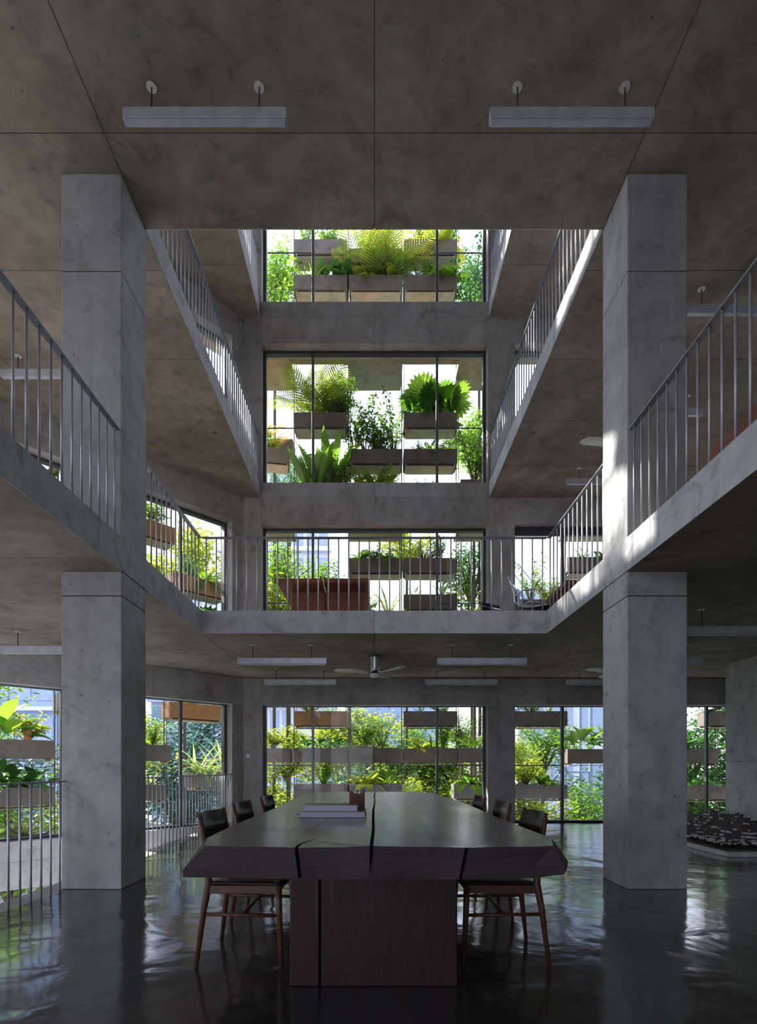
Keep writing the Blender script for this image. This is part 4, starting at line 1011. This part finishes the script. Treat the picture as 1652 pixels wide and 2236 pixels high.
trees = [ # x, y, z of crown centre, kind, scale, where
 (-3.0,14.2,-.4,1,1.0,'close outside the middle window at its left side'), (-.8,15.0,-.9,0,1.0,'behind the lowest planters left of centre'), (1.2,14.4,-1.1,1,.9,'behind the lowest planters right of centre'),
 (2.4,15.2,.6,1,.9,'rising behind the right panel of the middle window'), (4.1,14.3,-.7,1,1.0,'outside the right window near the pier'), (5.4,14.6,-.6,0,1.0,'outside the right window near the column'),
 (8.3,14.4,.9,3,1.2,'beyond the column outside the right window'), (10.6,14.6,1.6,3,1.3,'at the far right beyond the model'), (9.4,13.9,-.8,3,1.1,'low at the far right beyond the model'),
 (0.6,17.5,1.2,0,1.0,'in the second row behind the centre planters'), (-1.6,17.0,1.6,1,.9,'in the second row left of centre'), (3.2,17.0,-.4,0,1.1,'in the second row right of centre'),
 (-6.6,13.3,-.7,1,1.1,'outside the slanted window near the pier'), (-8.2,12.2,-.7,0,1.1,'outside the slanted window left of the column'), (-9.4,10.4,-.5,1,1.1,'outside the slanted window at the far left'),
 (-7.6,15.6,1.5,1,1.0,'taller behind the slanted window'), (-12.5,17.5,1.0,2,.9,'large in the distance left'), (-7.5,21,1.0,2,1.1,'large in the distance behind the slanted window'),
 (-2,24,-.6,2,1.0,'large in the distance behind the middle window'), (3,25,-1.2,2,1.0,'large in the distance right of centre'), (10.5,20.5,-.2,2,.8,'large in the distance at right'), (-17,22,-.2,2,1.1,'large in the distance far left'),
 (-2.2,13.9,5.9,0,.60,'beside the first gallery window at left'), (2.5,13.9,6.0,3,.55,'beside the first gallery window at right'), (-6.9,12.0,5.2,0,.95,'tall outside the slanted first gallery window, added against floor sun'), (-2.55,13.7,13.4,0,.5,'very tall, beside the third gallery window at left'), (2.65,13.5,13.3,3,.45,'very tall, beside the third gallery window at right'), (2.5,13.4,9.0,0,.5,'tall, beside the second gallery window at right'), (.9,15.2,7.1,1,.55,'tall behind the first gallery window centre'), (-.7,14.6,5.5,1,.5,'behind the gallery table outside'), (9.0,13.4,1.6,3,.6,'close beyond the right window at far right, leaf colour shaded'), (2.3,14.0,1.9,0,.45,'small, at the right edge of the middle window'), (-5.4,12.6,1.9,1,.4,'small, outside the slanted window by the pier'), (.3,14.0,.2,1,.7,'low, behind the middle planters'), (-2.3,14.2,1.4,1,.6,'at the left panel of the middle window'), (1.5,15.6,1.3,0,.75,'right of centre behind the planters'), (3.7,13.7,1.2,1,.5,'beside the pier outside the right window'), (-.2,16.6,2.0,1,.8,'tall, centre of the middle window'), (5.0,16.2,1.6,0,.7,'by the outdoor stair'), (-4.7,13.3,5.9,1,.8,'tall outside the slanted gallery window'), (-2.3,14.6,8.5,3,.5,'tall, low in the second gallery window at left'),  # hidden tree at slanted first gallery screens floor sun; dark far-right leaves imitate shade
 (-12,9.5,-.5,0,1.2,'far left beyond the frame, added to block sun'), (-12.5,5,-1.5,3,1.3,'farther left beyond the frame, added unseen and kept low for light'), (-12,1.0,-1.5,3,1.3,'far left behind the viewer, added unseen and kept low for light'), (-11,13,3.0,0,1.3,'tall at far left, added unseen to block sun'),  # unseen trees added to screen the sun, some lowered to admit light
]
for i, (x, y, z, k, sc, wh) in enumerate(trees):
    r_ = thing('tree', f'{TL[k]} {wh}', 'tree', (x, y, -3.5), i*1.3, 'trees in the garden')
    st, fo = TM[k]; zz = (z+3.5)
    a = put('trunk', st, r_, (0,0,zz), sc=sc); f = put('foliage', fo, r_, (0,0,zz), sc=sc); f['kind'] = 'stuff'
    if zz > 2.2*1.6*sc: MB().tube([(0,0,0), (.05,0,zz-1.5*sc)], [.045,.035], 7).build('lower_trunk', M['bark'], r_)
# buildings
def building(x0, x1, y0, y1, z1, nx, nz, mat, label, bands=False):
    r_ = thing('office_building', label, 'building', ((x0+x1)/2, y0, -3.5)); W = x1-x0; H = z1+3.5
    MB().box(-W/2, W/2, 0, y1-y0, 0, H).build('wall', M[mat], r_)
    cw, ch_ = W/nx, H/nz
    wm = MB().box(-cw*.36, cw*.36, -.05, 0, -ch_*.3, ch_*.3).mesh('window', M['bglass'])
    for i in range(nx):
        for j in range(nz): put('window', wm, r_, (-W/2+cw*(i+.5), -.01, ch_*(j+.5)))
    for j in range(nz+1 if bands else 0): MB().box(-W/2-.2, W/2+.2, -.5, 0, ch_*j-.12, ch_*j+.12).build('ledge', M['bwhite'], r_)
building(-12, -3.5, 42, 52, 25, 9, 12, 'bwhite', 'pale office block with many windows behind the left panel of the middle window', True)
building(-2.6, 6.5, 48, 58, 9.0, 8, 5, 'bblue', 'low blue-grey block behind the middle window')
building(-34, -20, 34, 46, 13, 10, 6, 'bblue', 'blue-grey louvred block at the far left', True)
building(-19, -13.5, 46, 54, 17, 5, 8, 'bwhite', 'white block behind the slanted window', True)
building(6.9, 14, 26, 34, 10, 5, 5, 'bwhite', 'white building behind the outdoor steel stair')
# outdoor steel stair
st = thing('outdoor_stair', 'blue steel outdoor stair seen through the right window', 'stair', (6.1, 20, -3.5))
for k in range(5):
    z0 = k*2.2; s = 1 if k % 2 else -1
    for yy in (-.4, .4): MB().tube([(-s*.9, yy, z0), (s*.9, yy, z0+2.2)], .05, 4).build('stringer', M['steelblue'], st)
    for yy in (-.4, .4): MB().tube([(-s*.9, yy, z0+.95), (s*.9, yy, z0+3.15)], .025, 4).build('handrail', M['steelblue'], st)
    for i in range(10):
        u = (i+.5)/10; MB().box(-s*.9+s*1.8*u-.11, -s*.9+s*1.8*u+.11, -.4, .4, z0+2.2*u, z0+2.2*u+.03).build('tread', M['steelblue'], st)
    MB().box(min(s*.9, s*1.7), max(s*.9, s*1.7), -.5, .5, z0+2.17, z0+2.23).build('landing', M['steelblue'], st)
for x in (-1.7, 1.7):
    for yy in (-.5, .5): MB().box(x-.05, x+.05, yy-.05, yy+.05, 0, 12).build('post', M['steelblue'], st)
